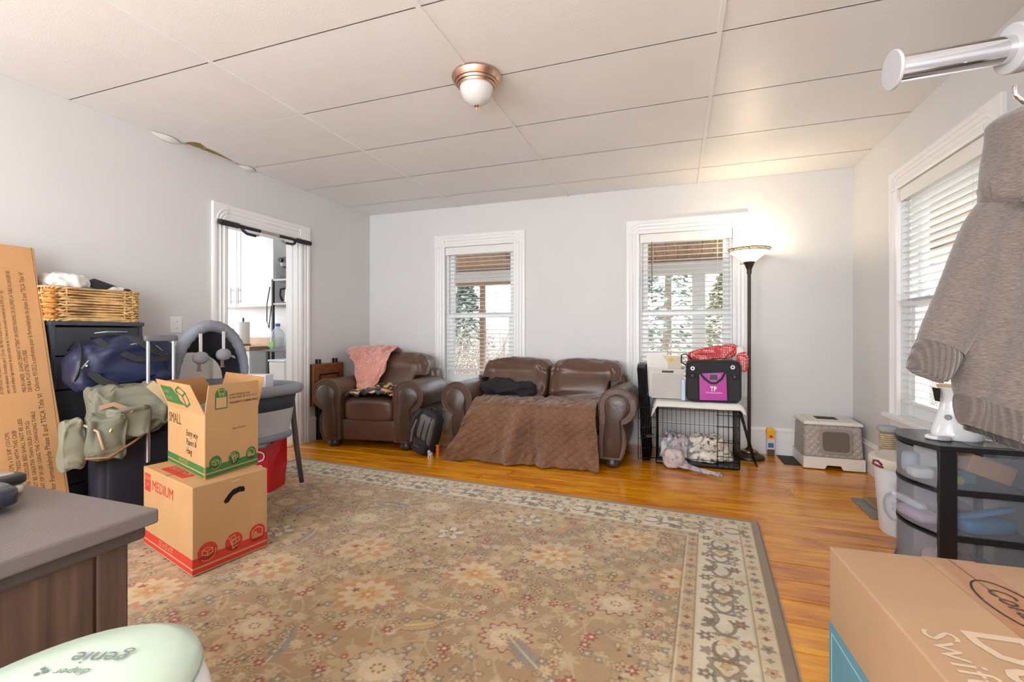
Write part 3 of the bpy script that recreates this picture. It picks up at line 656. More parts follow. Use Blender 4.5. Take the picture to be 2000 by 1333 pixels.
# wicker basket: woven strands round stakes
wicker = mat('water_hyacinth', (206,166,110), .7, bump=.4, bs=60, var=.28, vs=26); wicker2 = mat('wicker_corner', (204,130,50), .7, bump=.4, bs=60, var=.25, vs=30); wicker_d = mat('wicker_inside', (120,82,48), .9)
wk = thing('wicker_basket', 'woven tan wicker basket of clothes on the charcoal chest', 'basket', (-3.235, 1.715, 1.1225))
bx, by, bh = .128, .226, .18
def loopxy(k, n=64, s=1):   # rounded rectangle path
    t = 2*PI*k/n; c, sn = math.cos(t), math.sin(t)
    return (bx*s*math.copysign(abs(c)**.25, c), by*s*math.copysign(abs(sn)**.25, sn))
B().loft([[(*loopxy(k, 48, s), z) for k in range(48)] for s, z in ((.93,.008),(.96,bh*.95))], cap=False).loft([[(*loopxy(k, 48, .93), z) for k in range(48)] for z in (.004,.01)]).obj('lining', wicker_d, wk)
NS = 20
stk = [loopxy(k+.5, NS, .985) for k in range(NS)]
for (x, y) in stk: B().cyl((x*1.0, y*1.0, .004), (x*1.01, y*1.01, bh-.004), .0045, n=6).obj('stake', wicker, wk)
rows = 11
for r in range(rows):
    z = .014+(bh-.03)*r/(rows-1); pts = []
    for k in range(NS*4):
        x, y = loopxy(k/4, NS); w_ = .006*math.sin(PI*(k/4+(r % 2))+PI/2*0)
        L = math.hypot(x, y); pts.append((x*(1+w_/L), y*(1+w_/L), z+.003*math.sin(k*1.7+r*2.1)))
    B().tube(pts, [.0068+.0016*math.sin(k*.9+r) for k in range(NS*4)], 6, closed=True).obj('strand', wicker, wk, smooth=True)
for z in (.006, bh):
    for ph in (0, PI): B().tube([(*[a*(1.01+.03*math.cos(k*.9+ph)) for a in loopxy(k*.25, 24)], z+.004*math.sin(k*.9+ph)) for k in range(96)], .0055, 5, closed=True).obj('braided_rim', wicker, wk, smooth=True)
for s1 in (-1,):
    cb_ = B()
    for r in range(6): cb_.tube([(bx*.80, s1*by*.99, .02+r*.028), (bx*.97, s1*by*1.0, .024+r*.028), (bx*1.03, s1*by*.9, .02+r*.028), (bx*1.03, s1*by*.82, .022+r*.028)], .0095, 6)
    cb_.obj('corner_wrap', wicker2, wk, smooth=True)
cz = 1.1225+bh
tag(pile('folded_shirt', mat('white_cotton', (222,216,210), .9, bump=.2), (-3.235, 1.62, cz+.03), (.2,.22,.12), seed=4, amp=.18, f=14, z0=cz-.03), 'crumpled white shirts heaped at one end of the wicker basket', 'clothing')
tag(pile('grey_garment', mat('grey_cotton', (116,118,126), .9), (-3.235, 1.64, cz-.005), (.21,.26,.06), seed=5, amp=.1, z0=cz-.04), 'flat grey garment under the white shirts in the basket', 'clothing')
cp = thing('black_beanie', 'black folded knit beanie standing up in the wicker basket', 'hat', (-3.235, 1.79, cz-.02))
B().loft([[(-.05,-.06,0),(.05,-.075,0),(.055,.06,0),(-.05,.05,0)],[(-.05,-.055,.06),(.045,-.06,.07),(.04,.085,.055),(-.05,.08,.06)],[(-.03,-.02,.095),(.0,-.02,.1),(.0,.07,.07),(-.03,.07,.07)]]).obj('crown', mat('black_cloth', (48,50,52), .9, bump=.3), cp, bev=.008)
tag(pile('white_garment', mat('pale_cotton', (214,216,220), .9, bump=.2), (-3.24, 1.87, cz), (.16,.12,.07), seed=8, amp=.15, f=14, z0=cz-.03), 'pale folded garment beside the black cap in the basket', 'clothing')
tag(pile('black_sock', mat('sock', (36,36,38), .9), (-3.17, 1.905, cz+.004), (.04,.05,.045), seed=9, amp=.1, z0=cz-.01, nu=10), 'small black sock at the basket corner', 'sock')

# ---------------------------------------------------------------- flat carton leaning on the wall
m_card2 = cardboard('carton_board', (198,150,102))
O_ = Vector((-2.865, 1.488, .0455)); upv = Vector((-.233, 0, .972)); frC = frame(O_, (0,1,0), upv)
ca = thing('flat_carton', 'tall flat shipping carton covered in small print, leaning against the wall', 'carton', tuple(O_))
LC = Matrix.Translation(-O_) @ frC
B().prism([(-.66,.0),(0,.0),(0,.5),(.003,.56),(-.001,.8),(0,1.1),(-.004,1.3),(0,1.505),(-.66,1.505)], -.125, 0, LC).obj('body', m_card2, ca, bev=.004)
m_cprint = mat('brown_print', (92,64,40), .85)
def vline(s, x, y, size, sx=1): text(s, size, m_cprint, ca, LC, (x, y), rot=PI/2, sx=sx, lift=.0012)
vline('Compliant for Formaldehyde Phase II and TSCA Title VI', -.052, .12, .031, .86)
vline('California 93120.2 a confronne pour la formaldehyde de phase 2 and TSCA Title VI', -.06, .74, .027, .68)
for i, s in enumerate(('MAXIMUM WEIGHT OF 30 LBS USING THE CHANGING TABLE', 'WEIGHT SHALL NOT BE GREATER THAN 50LBS (22.7KG)', 'OF CHILD USING THIS TODDLER BED SHALL NOT BE LESS', 'DO NOT USE A WATER MATTRESS WITH THIS CRIB', 'MUST BE AT LEAST 27 1/4" (69CM) x 51 5/8" (131CM)')): vline(s, -.092-.026*i, .12, .022, .86)
vline('DEVRA PLUS ETRE UTILISEE.', -.09, .74, .022, .8); vline('MISE EN GARDE : QUAND L\'ENFANT ATTEINT UN POIDS MAXIMAL DE 50 LIVRES LA TABLE A LANGER NE', -.112, .74, .022, .6)
for i, s in enumerate(('Le poids enfants l\'age minimum du jeune enfant est de 15 mois et son poids maximal est de 50 lb (22.7 kg)', 'avec une epaisseur d\'excedant pas 6" (15 cm), NE PAS UTILISER un matelas d\'eau pour ce lit', 'ATTENTION: Tout matelas utilise dans ce lit doit mesurer au moins 27 1/4" x 51 5/8"')): vline(s, -.15-.022*i, .74, .02, .6)
vline('MADE IN CHINA / FABRIQUE EN CHINE', -.225, .55, .028, .9); vline('LOT / DATE CODE', -.27, .1, .03, .9)
decal(stroke([(-.012,.0),(-.012,1.505)], .0015), m_cprint, ca, LC, 'crease')
# ---------------------------------------------------------------- light switch plate
sp = thing('outlet_plate', 'white outlet plate on the wall above the duffel bag', 'outlet', (XL, 2.355, 1.117), PI/2)
B().bb(-.04, .04, -.007, 0, -.058, .058).obj('plate', m_trim, sp, bev=.003)
for z in (-.024, .024): B().bb(-.015, .015, -.01, -.007, z-.014, z+.014).obj('socket', m_pvc, sp, bev=.003)
for z in (-.024, .024): B().bb(-.006, -.004, -.0105, -.0095, z-.004, z+.006).bb(.004, .006, -.0105, -.0095, z-.004, z+.006).obj('slot', m_black, sp)
# ---------------------------------------------------------------- pull-up bar across the door head
pb = thing('pull_up_bar', 'black pull-up bar with foam grips hung across the door head', 'pull-up bar', (XL+.055, 3.125, 1.925))
m_foam = mat('black_foam', (44,44,46), .85, bump=.3)
B().cyl((0,-.4,0), (0,.4,0), .011).obj('bar', m_steel, pb)
for s in (-1, 1):
    B().tube([(0,s*.31,0),(0,s*.475,0)], .022, 12).obj('foam_grip', m_foam, pb, smooth=40)
    g = B().tube([(0,s*.29,-.0),(.012,s*.27,-.035),(.014,s*.24,-.05),(.014,s*.16,-.052)], .012, 8).obj('hand_grip', m_foam, pb, smooth=True)
    B().cyl((.014,s*.17,-.052), (.01,s*.12,-.04), .009).obj('grip_tip', m_steel, g)
    B().tube([(0,s*.3,0),(0,s*.1,0)], .014, 10).obj('sleeve', m_blackmetal, pb)
    B().bb(-.053, 0, s*.44-.012, s*.44+.012, -.012, .012).obj('bracket', m_blackmetal, pb)
# ---------------------------------------------------------------- suitcase, sage bag, duffel
navy = mat('navy_nylon', (28,29,42), .7, bump=.25, bs=220, var=.1); navy2 = mat('navy_side', (25,26,38), .65, bump=.2, bs=220); zipb = mat('zip_brown', (54,46,40), .7)
su = thing('suitcase', 'dark navy upright suitcase with raised silver handle, under the bags', 'suitcase', (-2.84, 1.765, .0148), math.radians(76))
sw, sd, shh = .4, .19, .5
B().rbox((0,0,.03+shh/2), (sw,sd,shh), e=(.16,.2), nu=14).obj('shell', navy, su, smooth=True)
B().rbox((0,-sd/2-.005,.03+shh/2), (sw*.86,.05,shh*.86), e=(.14,.2), nu=12).obj('front_pocket', navy2, su, smooth=True)
B().tube([(x*sw*.475, -.045, .03+shh/2+z*shh*.475) for x, z in ((-1,-.9),(-1,.85),(-.85,1),(.85,1),(1,.85),(1,-.9))], .009, 6).obj('zip_line', zipb, su, smooth=True)
B().bb(-sw/2-.004, -sw/2+.004, -.05, -.04, .1, .15).cyl((-sw/2-.006,-.045,.1), (-sw/2-.006,-.045,.16), .005).obj('zip_pull', m_steel, su)
for x in (-.16, .16):
    for y in (-.07, .07): B().cyl((x-.012,y,.022), (x+.012,y,.022), .022, n=14).obj('wheel', m_black, su)
for x in (-.0, .12):
    B().cyl((x,-.128,.34), (x,-.128,.72), .011, n=10).cyl((x,-.128,.72), (x,-.128,1.0), .0085, n=10).obj('handle_tube', mat('aluminium', (200,202,206), .3, metal=.9), su)
B().rbox((.06,-.128,1.015), (.16,.035,.035), e=(.3,.3), nu=8).obj('handle_grip', mat('grip_grey', (96,98,102), .5), su, smooth=True)
B().bb(-.02, .14, -.14, -.09, .3, .34).obj('handle_socket', m_black, su, bev=.006)
sage = mat('sage_canvas', (118,117,100), .85, bump=.3, bs=200, var=.12, vs=4); beige = mat('beige_webbing', (188,166,132), .8, bump=.3, bs=150); tanl = mat('tan_leather', (138,98,64), .6); gold_m = mat('brass_zip', (196,170,110), .3, metal=1)
sgb = thing('diaper_bag', 'sage canvas backpack with beige straps slumped over the suitcase', 'bag', (-2.8, 1.68, .55), math.radians(72))
wob = lambda s, a=.022, f=11: (lambda p: p+Vector((mnoise.noise(p*f+Vector((0,0,s)))*a*.6, crum(p, f*1.2, s, a*.7)+mnoise.noise(p*f*.5+Vector((s,0,0)))*a, crum(p, f, s+5, a*.8))))
B().rbox((.01,-.03,.11), (.36,.21,.24), e=(.4,.4), fn=wob(1,.042), nu=34).obj('main_body', sage, sgb, smooth=True, sub=1)
B().rbox((-.12,-.15,.0), (.16,.12,.22), e=(.35,.35), fn=wob(2,.03), nu=28).obj('front_pocket', mat('sage_pocket', (112,113,97), .85, bump=.3, bs=200), sgb, smooth=True, sub=1)
B().rbox((-.235,-.1,-.03), (.09,.13,.24), e=(.35,.35), fn=wob(3,.028), nu=28).obj('side_pocket', mat('sage_light', (132,131,113), .85, bump=.3, bs=200), sgb, smooth=True, sub=1)
B().rbox((-.03,-.145,.05), (.17,.1,.16), e=(.3,.3), fn=wob(6,.028), nu=28).obj('flap_pocket', mat('sage_flap', (122,122,106), .85, bump=.3, bs=200), sgb, smooth=True, sub=1)
B().tube([(-.2,-.18,-.1),(-.12,-.215,-.105),(-.02,-.2,-.05),(.06,-.15,-.01)], .006, 6).obj('leather_piping', tanl, sgb, smooth=True)
def strap(pts, w, t=.004):
    P = [Vector(p) for p in pts]; rings = []
    for i, p in enumerate(P):
        d = (P[min(i+1, len(P)-1)]-P[max(i-1, 0)]).normalized(); s = d.cross(Vector((0,-1,.15))).normalized()*w/2; n = d.cross(s).normalized()*t/2
        rings.append([p+s+n, p-s+n, p-s-n, p+s-n])
    return B().loft(rings)
strap([(.06,-.16,.24),(.12,-.175,.17),(.17,-.17,.1),(.22,-.14,.06)], .045).obj('strap', beige, sgb, smooth=40)
strap([(-.17,-.1,.12),(-.09,-.17,.15),(-.02,-.2,.11)], .022).obj('strap', tanl, sgb, smooth=40)
B().cyl((-.1,-.215,.06), (-.115,-.22,.02), .005).cyl((-.06,-.21,.1), (-.075,-.215,.06), .005).obj('zip_pull', gold_m, sgb)
B().tube([(-.2,-.165,.06),(-.16,-.215,.03),(-.14,-.225,-.06)], .006, 6).obj('zip_line', beige, sgb, smooth=True)
dnav = mat('duffel_nylon', (28,36,68), .45, bump=.25, bs=130, var=.25, vs=5)
du = thing('duffel_bag', 'navy blue duffel bag with black straps lying on top of the sage bag', 'bag', (-2.945, 1.74, .785), math.radians(78))
def dfn(p):
    q = p.copy(); t = (p.x/.27)
    q.z += crum(p, 7, 12, .02)+.03*mnoise.noise(p*6)-.05*max(0, -t-.2)*1.2; q.y += crum(p, 8, 14, .022)
    if p.z > .12: q.z -= .02*abs(t)
    q.z = max(q.z, .002 if t > -.3 else -.06); return q
B().rbox((0,-.01,.12), (.49,.24,.27), e=(.45,.5), fn=dfn, nu=40).obj('body', dnav, du, smooth=True, sub=1)
B().tube([(-.215+.02*math.cos(a), -.01-.12*math.sin(a), .1+.125*math.cos(a)) for a in np.linspace(-.9, 2.2, 12)], .005, 6).obj('end_piping', m_black, du, smooth=True)
B().tube([(-.08,-.115,.19),(.02,-.13,.215),(.12,-.125,.2),(.17,-.13,.15)], .004, 6).obj('pocket_zip', mat('zip_grey', (150,150,152), .4), du, smooth=True)
wb_ = mat('black_webbing', (34,33,34), .8, bump=.3, bs=150)
strap([(-.13,-.075,.235),(-.1,-.12,.2),(.02,-.146,.13),(.12,-.15,.125),(.2,-.14,.14)], .032).obj('handle_strap', wb_, du, smooth=40)
strap([(-.02,-.1,.245),(.03,-.14,.23),(.1,-.165,.17),(.15,-.16,.15)], .032).obj('handle_strap', wb_, du, smooth=40)
strap([(-.19,-.1,.1),(-.14,-.14,.03),(-.05,-.16,-.03),(.05,-.155,-.05)], .038).obj('shoulder_strap', wb_, du, smooth=40)
B().cyl((-.2,-.1,.12), (-.18,-.12,.1), .008).cyl((-.175,-.115,.13), (-.205,-.12,.09), .005).obj('strap_hook', m_steel, du)
cd_ = B().box((-2.96, 1.70, 1.062), (.07,.13,.002), .3, .0, -.12).obj('paper_card', mat('white_card', (236,234,230), .7)); tag(cd_, 'white paper card lying on the navy duffel bag', 'paper')

# ---------------------------------------------------------------- bassinet
bas = thing('bassinet', 'grey bassinet with mesh sides, arched canopy and hanging toys', 'bassinet', (-2.74, 2.255, .0148))
gq = mat('grey_quilt', (138,141,150), .9, bump=.5, bs=50, var=.1); dkl = mat('dark_lining', (56,56,60), .85, bump=.2, bs=80); mesh_m = clear('pale_mesh', (196,198,204), .8, .9); navyb = mat('slate_band', (62,70,84), .85, bump=.2)
legm = mat('grey_leg', (92,90,92), .45, metal=.3)
def oval(s, z, a=.42, b=.255, n=48, p=.55):
    return [(a*s*math.copysign(abs(math.cos(t))**p, math.cos(t)), b*s*math.copysign(abs(math.sin(t))**p, math.sin(t)), z) for t in np.linspace(0, 2*PI, n, endpoint=False)]
B().tube(oval(1, .685, n=40), .033, 10, closed=True).obj('padded_rim', gq, bas, smooth=True)
B().loft([oval(.97, .67), oval(.93, .56)], cap=False).obj('upper_band', navyb, bas, smooth=True, sol=.006)
B().loft([oval(.93, .56), oval(.86, .40)], cap=False).obj('mesh_side', mesh_m, bas, smooth=True)
B().tube(oval(.855, .385, n=40), .022, 8, closed=True).obj('lower_trim', gq, bas, smooth=True)
B().loft([oval(.85, .365), oval(.85, .40)]).obj('base_pad', gq, bas)
B().rbox((.0,0,.42), (.68,.4,.06), e=(.3,.4)).obj('mattress', mat('white_sheet', (228,228,230), .9), bas, smooth=True)
decal([[(0,0),(.045,0),(.045,.045),(0,.045)]], mat('care_label', (206,206,208), .8), bas, frame((.30,-.232,.59), (.95,.3,0), (0,0,1)), 'care_label')
for sx, sy in ((1,1), (1,-1), (-1,1), (-1,-1)):
    lg = B().tube([(sx*.26,sy*.225,.66),(sx*.262,sy*.25,.58),(sx*.262,sy*.262,.45),(sx*.262,sy*.29,.25),(sx*.262,sy*.335,.0)], [.017,.018,.019,.018,.016], 10).obj('leg', legm, bas, smooth=True)
# arched canopy
def arc(x, h, wd, z0, t): a = PI*t; return Vector((x, -wd*math.cos(a), z0+h*math.sin(a)**.85))
B().tube([arc(-.17, .39, .25, .70, i/48) for i in range(49)], [(.02+.018*math.sin(PI*i/48)**.5)*(1+.07*math.sin(i*2.4)) for i in range(49)], 12).obj('canopy_trim', gq, bas, smooth=True)
B().grid(lambda u, v: arc(-.17-.2*u, .385-.17*u, .255-.015*u, .70, v)+Vector((0,0,-.0)), 8, 30).obj('canopy_lining', dkl, bas, smooth=True, sol=.004)
for yy, zt in ((-.115, 1.04), (.045, 1.055)):
    ty = thing('hanging_toy'); ty.parent = bas; ty.location = (-.12, yy, zt)
    tyo = B().rbox((0,0,-.155), (.06,.1,.08), e=(.9,.9), nu=12).add([(0,.04,-.15),(0,.085,-.17),(.01,.08,-.185),(0,.04,-.17)], [(0,1,2,3)]).obj('plush_body', mat('plush_grey', (150,148,152), .95, bump=.3), ty, smooth=True)
    B().bb(-.003, .003, -.009, .009, -.12, .0).obj('ribbon', mat('ribbon', (222,218,216), .8), ty)
    B().bb(-.003, .003, -.02, .0, -.235, -.19).bb(-.003, .003, -.026, .006, -.24, -.233).obj('toy_foot', mat('toy_foot', (140,112,100), .8), ty)
# objects heaped inside the bassinet
bx_ = B().box((-2.5, 2.24, .752), (.16,.1,.09), .35).obj('white_carton', mat('white_carton', (226,226,228), .6), bev=.004); tag(bx_, 'small white carton lying in the foot of the bassinet', 'box'); bx_.location.z -= .0
pl_ = B().bb(-.12, .12, -.09, .09, 0, .24).obj('storage_tin', mat('dark_tin', (70,72,76), .6), bev=.01); pl_.location = (-2.56, 2.25, .465); tag(pl_, 'dark storage cube in the foot of the bassinet', 'box')
# red tote bag
to = thing('tote_bag', 'glossy red tote bag with white lettering, under the bassinet', 'bag', (-2.5, 2.335, .0148), math.radians(15.7))
redp = mat('red_poly', (206,24,34), .28, var=.08, vs=8, bump=.1, bs=14); wht = mat('white_print', (240,232,232), .5)
tw, tdp, thh = .36, .2, .345
B().loft([[(-tw+.02,.01,0),(-.008,.008,0),(-.005,tdp-.01,0),(-tw+.02,tdp-.01,0)],[(-tw,0,.15),(.004,-.004,.14),(.006,tdp,.15),(-tw,tdp,.15)],[(-tw,-.01,thh*.86),(-.035,.0,thh*.84),(.0,tdp+.01,thh),(-tw,tdp,thh)]], cap=False).add([(-tw+.02,.01,.001),(-.008,.008,.001),(-.005,tdp-.01,.001),(-tw+.02,tdp-.01,.001)], [(0,1,2,3)]).obj('sack', redp, to, sol=.003)
tfr = frame((-tw,-.008,0), (1,0,0), (0,0.02,1))
text('RED', .1, wht, to, tfr, (.17,.205), sx=.9, lift=.006, shear=.1); text('BETTER', .075, wht, to, tfr, (.1,.135), sx=.9, lift=.008, shear=.1); text('GIFT', .075, wht, to, tfr, (.17,.065), sx=.9, lift=.004, shear=.1)
text('Inc.', .03, wht, to, tfr, (.29,.012), sx=1, lift=.001, shear=.2)
decal(stroke([(.2,.035),(.35,.05)], .003), wht, to, tfr, 'printed_line', lift=.004)
strap([(-.03,tdp+.005,thh-.01),(-.1,tdp+.01,thh+.03),(-.22,tdp+.01,thh+.035),(-.3,tdp,thh-.01)], .03).obj('handle', redp, to, smooth=40)
tg_ = pile('packed_goods', mat('pale_goods', (176,190,182), .8, bump=.2), (-2.66, 2.385, .2), (.26,.13,.3), seed=21, amp=.06, z0=.03); tag(tg_, 'pale bundled goods filling the red tote bag', 'goods')

# ---------------------------------------------------------------- foreground dresser, remotes, pail
m_dtop = mat('espresso_top', (104,94,90), .42, bump=.12, bs=300, var=.05, vs=3)
def wood_dark():
    t = NT('espresso_wood'); v = t.coords((14,14,1.2)); g = t.noise(v, 2.4, 6, .6, .8)
    t.l(t.ramp(g, [(.3, lin((58,42,34))), (.55, lin((86,64,52))), (.75, lin((106,80,64)))]), t.b.inputs['Base Color']); t.set(Roughness=.42); t.bump(g, .05, .002); return t.m
m_esp = wood_dark(); m_edge = mat('espresso_edge', (70,58,54), .4, var=.15, vs=20)
ds = thing('dresser', 'dark espresso wood dresser with a wide flat top in the foreground', 'dresser', (-1.36, .15, 0))
tx, ty0, ty1 = .535, -.42, .395
B().bb(-tx, tx, ty0, ty1, .735, .76).obj('top', m_dtop, ds, bev=.004, seg=2)
B().bb(-tx+.012, tx-.012, ty0+.012, ty1-.012, .712, .735).obj('top_molding', m_edge, ds, bev=.006)
B().bb(-tx+.03, tx-.032, ty0+.03, ty1-.035, .05, .712).obj('carcass', m_esp, ds)
xs_ = tx-.032
for y0, y1 in ((ty1-.075, ty1-.032), (ty0+.03, ty0+.08)): B().bb(xs_-.01, xs_+.007, y0, y1, .0, .712).obj('corner_post', m_esp, ds, bev=.003)
y0, y1 = ty0+.084, ty1-.079; ym = (y0+y1)/2+.06
B().bb(xs_-.008, xs_+.004, y0, ym-.002, .06, .708).obj('side_panel', m_esp, ds, bev=.002); B().bb(xs_-.008, xs_+.004, ym+.002, y1, .06, .708).obj('side_panel', m_esp, ds, bev=.002)
for i in range(3):
    for s in (-1, 1):
        dq = B().bb(s*.255-.235, s*.255+.235, ty1-.036, ty1-.02, .09+i*.205, .28+i*.205).obj('drawer', m_esp, ds, bev=.004); B().cyl((s*.255-.06, ty1-.005, .19+i*.205), (s*.255+.06, ty1-.005, .19+i*.205), .006).obj('handle', m_blackmetal, dq)
rm = thing('remote_control', 'black rounded remote lying on the foreground dresser', 'remote', (-1.175, .42, .762), math.radians(6))
B().rbox((0,0,.02), (.3,.075,.036), e=(.35,.5), fn=lambda p: p+Vector((0,0,.004*(p.x/.15)**2))).obj('case', mat('remote_black', (44,48,58), .3), rm, smooth=True)
B().rbox((0,0,.037), (.26,.06,.008), e=(.3,.3)).obj('face', mat('remote_face', (84,84,84), .5), rm, smooth=True)
r2_ = thing('cream_packet', 'cream and silver packet behind the black remote on the dresser', 'packet', (-1.25, .478, .762), math.radians(4))
B().rbox((0,0,.01), (.25,.07,.018), e=(.3,.5)).obj('base', mat('cream_card', (222,208,186), .6), r2_, smooth=True); B().rbox((.0,.005,.028), (.24,.05,.02), e=(.4,.5)).obj('foil', mat('silver_foil', (200,202,206), .18, metal=.9), r2_, smooth=True); B().rbox((.095,.005,.027), (.06,.052,.019), e=(.4,.5)).obj('dark_end', m_black, r2_, smooth=True)
pa = thing('diaper_pail', 'white diaper pail with a mint green oval lid, beside the dresser', 'pail', (-.598, .27, .0))
mint = mat('mint_plastic', (192,208,190), .3, var=.02); whp = mat('white_plastic', (232,234,238), .18, var=.01, coat=.3)
el = lambda prof_: B().lathe(prof_, n=56, sx=.118, sy=.165)
el([(.0,0),(.8,0),(.86,.01),(.95,.3),(1.03,.5),(1.05,.58),(1.02,.63),(.95,.66),(.85,.668)]).obj('body', whp, pa, smooth=50)
el([(.955,.659),(.962,.668),(.93,.681),(.8,.692),(.5,.698),(0,.7)]).obj('lid', mint, pa, smooth=60)
B().tube([(.118*.962*math.cos(t), .165*.962*math.sin(t), .664) for t in np.linspace(0, 2*PI, 60, endpoint=False)], .0016, 5, closed=True).obj('lid_seam', mat('seam_grey', (140,150,146), .5), pa)
fg = frame((0,0,.7), (-.94,-.34,0), (.34,-.94,0))
gpr = mat('grey_print', (108,116,112), .5)
text('genie', .029, gpr, pa, fg, (-.052,-.066), lift=.0002); text('diaper', .0145, gpr, pa, fg, (-.03,-.04), lift=.0002)
decal([circ(.016, -.036, .003, 8), circ(.022, -.04, .0025, 8), circ(.021, -.032, .0025, 8)], gpr, pa, fg, 'printed_petal', lift=.0004)
# ---------------------------------------------------------------- leather seating
def leather(name, c, rough=.36):
    t = NT(name); v = t.coords(); b0 = lin(c)
    t.l(t.ramp(t.noise(v, 3.5, 4), [(.3, tuple(x*.75 for x in b0)), (.7, tuple(x*1.2 for x in b0))]), t.b.inputs['Base Color'])
    t.set(Roughness=rough, Coat_Weight=.12, Coat_Roughness=.3)
    n1 = t.noise(v, 9, 5, .6, 1.2); n2 = t.noise(v, 150, 2)
    t.bump(t.math('ADD', n1, t.math('MULTIPLY', n2, .25)), .28, .012); return t.m
m_lea = leather('brown_leather', (90,64,50)); m_lead = leather('brown_leather_panel', (76,58,48), .32)
def scroll(s=1.0, n=20):    # arm outline in (x outward, z)
    cx, cz, r = .142, .485, .142
    p = [(.0,.07),(.0,.2),(.0,.4)] + [(cx+r*math.cos(a), cz+r*math.sin(a)) for a in np.linspace(PI*1.02, -PI*.38, n)] + [(.178,.345),(.19,.31),(.205,.26),(.207,.2),(.195,.13),(.175,.07)]
    mx_, mz = .11, .3
    return p
def panel_outline():
    cx, cz, r = .142, .485, .095
    return [(.04,.09),(.04,.25),(.058,.4)] + [(cx+r*math.cos(a), cz+r*math.sin(a)) for a in np.linspace(PI*1.1, -PI*.25, 14)] + [(.165,.38),(.172,.3),(.178,.22),(.165,.14),(.15,.09)]
def sofa(name, label, cat, loc, rz, W, nback, hb, D=.86, seats=1):
    o = thing(name, label, cat, loc, rz); aw = .27; xi = W/2-aw
    for s in (-1, 1):
        X = lambda p: s*(xi+p)
        rings = []
        for y, k in ((.03,.97),(.045,1.0),(.3,1.0),(.62,.995),(.76,.96),(.79,.9)):
            rings.append([(X(.11+(px-.11)*k), y, .07+(pz_-.07)*(k if y > .1 else 1)) for px, pz_ in scroll()])
        a = B().loft(rings).obj('arm', m_lea, o, smooth=50)
        po_ = panel_outline()
        B().loft([[(X(px), .03, pz_) for px, pz_ in po_], [(X(px), .018, pz_) for px, pz_ in po_], [(X(.11+(px-.11)*.86), .008, .3+(pz_-.3)*.96) for px, pz_ in po_]]).obj('arm_front_panel', m_lead, a, smooth=50)
        B().tube([(X(px), .032, pz_) for px, pz_ in scroll()[2:]], .0075, 6).obj('piping', m_lea, a, smooth=True)
        B().tube([(X(px), .028, pz_) for px, pz_ in po_], .006, 6).obj('panel_piping', m_lead, a, smooth=True)
        for y in (.1, .74): B().lathe([(0,0),(.05,0),(.062,.012),(.066,.035),(.058,.055),(.05,.075),(0,.075)], (X(.1), y, 0), 20).obj('foot', mat('dark_foot', (66,46,38), .35), o, smooth=50)
    B().rbox((0,.13,.165), (2*xi+.02,.16,.19), e=(.15,.15), nu=10).obj('front_rail', m_lea, o, smooth=True)
    B().bb(-xi-.02, xi+.02, .18, .7, .1, .25).obj('seat_deck', m_lead, o)
    B().rbox((0,.76,.4), (W-.2,.2,.62), e=(.2,.25), nu=14).obj('back_frame', m_lea, o, smooth=True)
    sw_ = 2*xi/seats
    for i in range(seats):
        cx = -xi+sw_*(i+.5)
        def sf(p, cx=cx):
            q = p.copy(); r = (p.x-cx)/(sw_/2); q.z += .02*(1-r*r)*(1 if p.z > .36 else -.3); q.y += (.03*r*r if p.y < .2 else 0)
            q.z += .012*fold(p, 8, 31+i) if p.z > .38 else 0; return q
        B().rbox((cx,.32,.345), (sw_-.006,.6,.2), e=(.3,.22), fn=sf, nu=22).obj('seat_cushion', m_lea, o, smooth=True, sub=1)
    bw_ = (2*xi+.24)/nback
    for i in range(nback):
        cx = -xi-.12+bw_*(i+.5)
        def bf(p, cx=cx, i=i):
            q = p.copy(); r = (p.x-cx)/(bw_/2); h = (p.z-.44)/(hb-.44)
            q.y += .13*(h-.35)                       # lean back
            q.y -= .045*max(0, math.sin(PI*min(1, max(0, h)))) *(1-r*r*.6) if p.y < .66 else 0
            side_ = (-1 if i == 0 else 1)*(0 if nback == 1 else 1)
            q.z += .02*max(0, h-.6)*(1-r*r*1.4)
            k = fold(Vector((p.x*1.6+.8*(h-.5)*(r if nback == 1 else -side_), p.y, p.z*2.4)), 4.2, 41+i*3)
            k2 = fold(Vector((p.x*2.2+(h-.5)*.5*r, p.y, p.z*1.4)), 6.5, 44+i)
            q.y -= (.034*k+.016*k2)*(.35+.65*abs(r)) if p.y < .68 else 0
            q.y += .022*math.exp(-((h-.66)/.05)**2) if p.y < .66 else 0
            q.z += .012*k+.006*k2
            w_ = abs(p.x)-xi                          # cushion wings spill over the arms
            if w_ > 0 and p.z < .64: q.z = max(q.z, .64-.0*w_); 
            return q
        B().rbox((cx,.64,(.44+hb)/2), (bw_-.008,.25,hb-.42), e=(.38,.28), fn=bf, nu=44).obj('back_cushion', m_lea, o, smooth=True, sub=1)
    return o, xi
arm_, axi = sofa('armchair', 'brown leather armchair with rolled arms, pink blanket over its back', 'armchair', (-2.673, 3.549, 0), math.radians(8), 1.065, 1, .84)
lov, lxi = sofa('loveseat', 'brown leather two-seat loveseat with a quilted cover over its seat', 'sofa', (-1.13, 3.66, 0), 0, 1.64, 2, .80, seats=2)

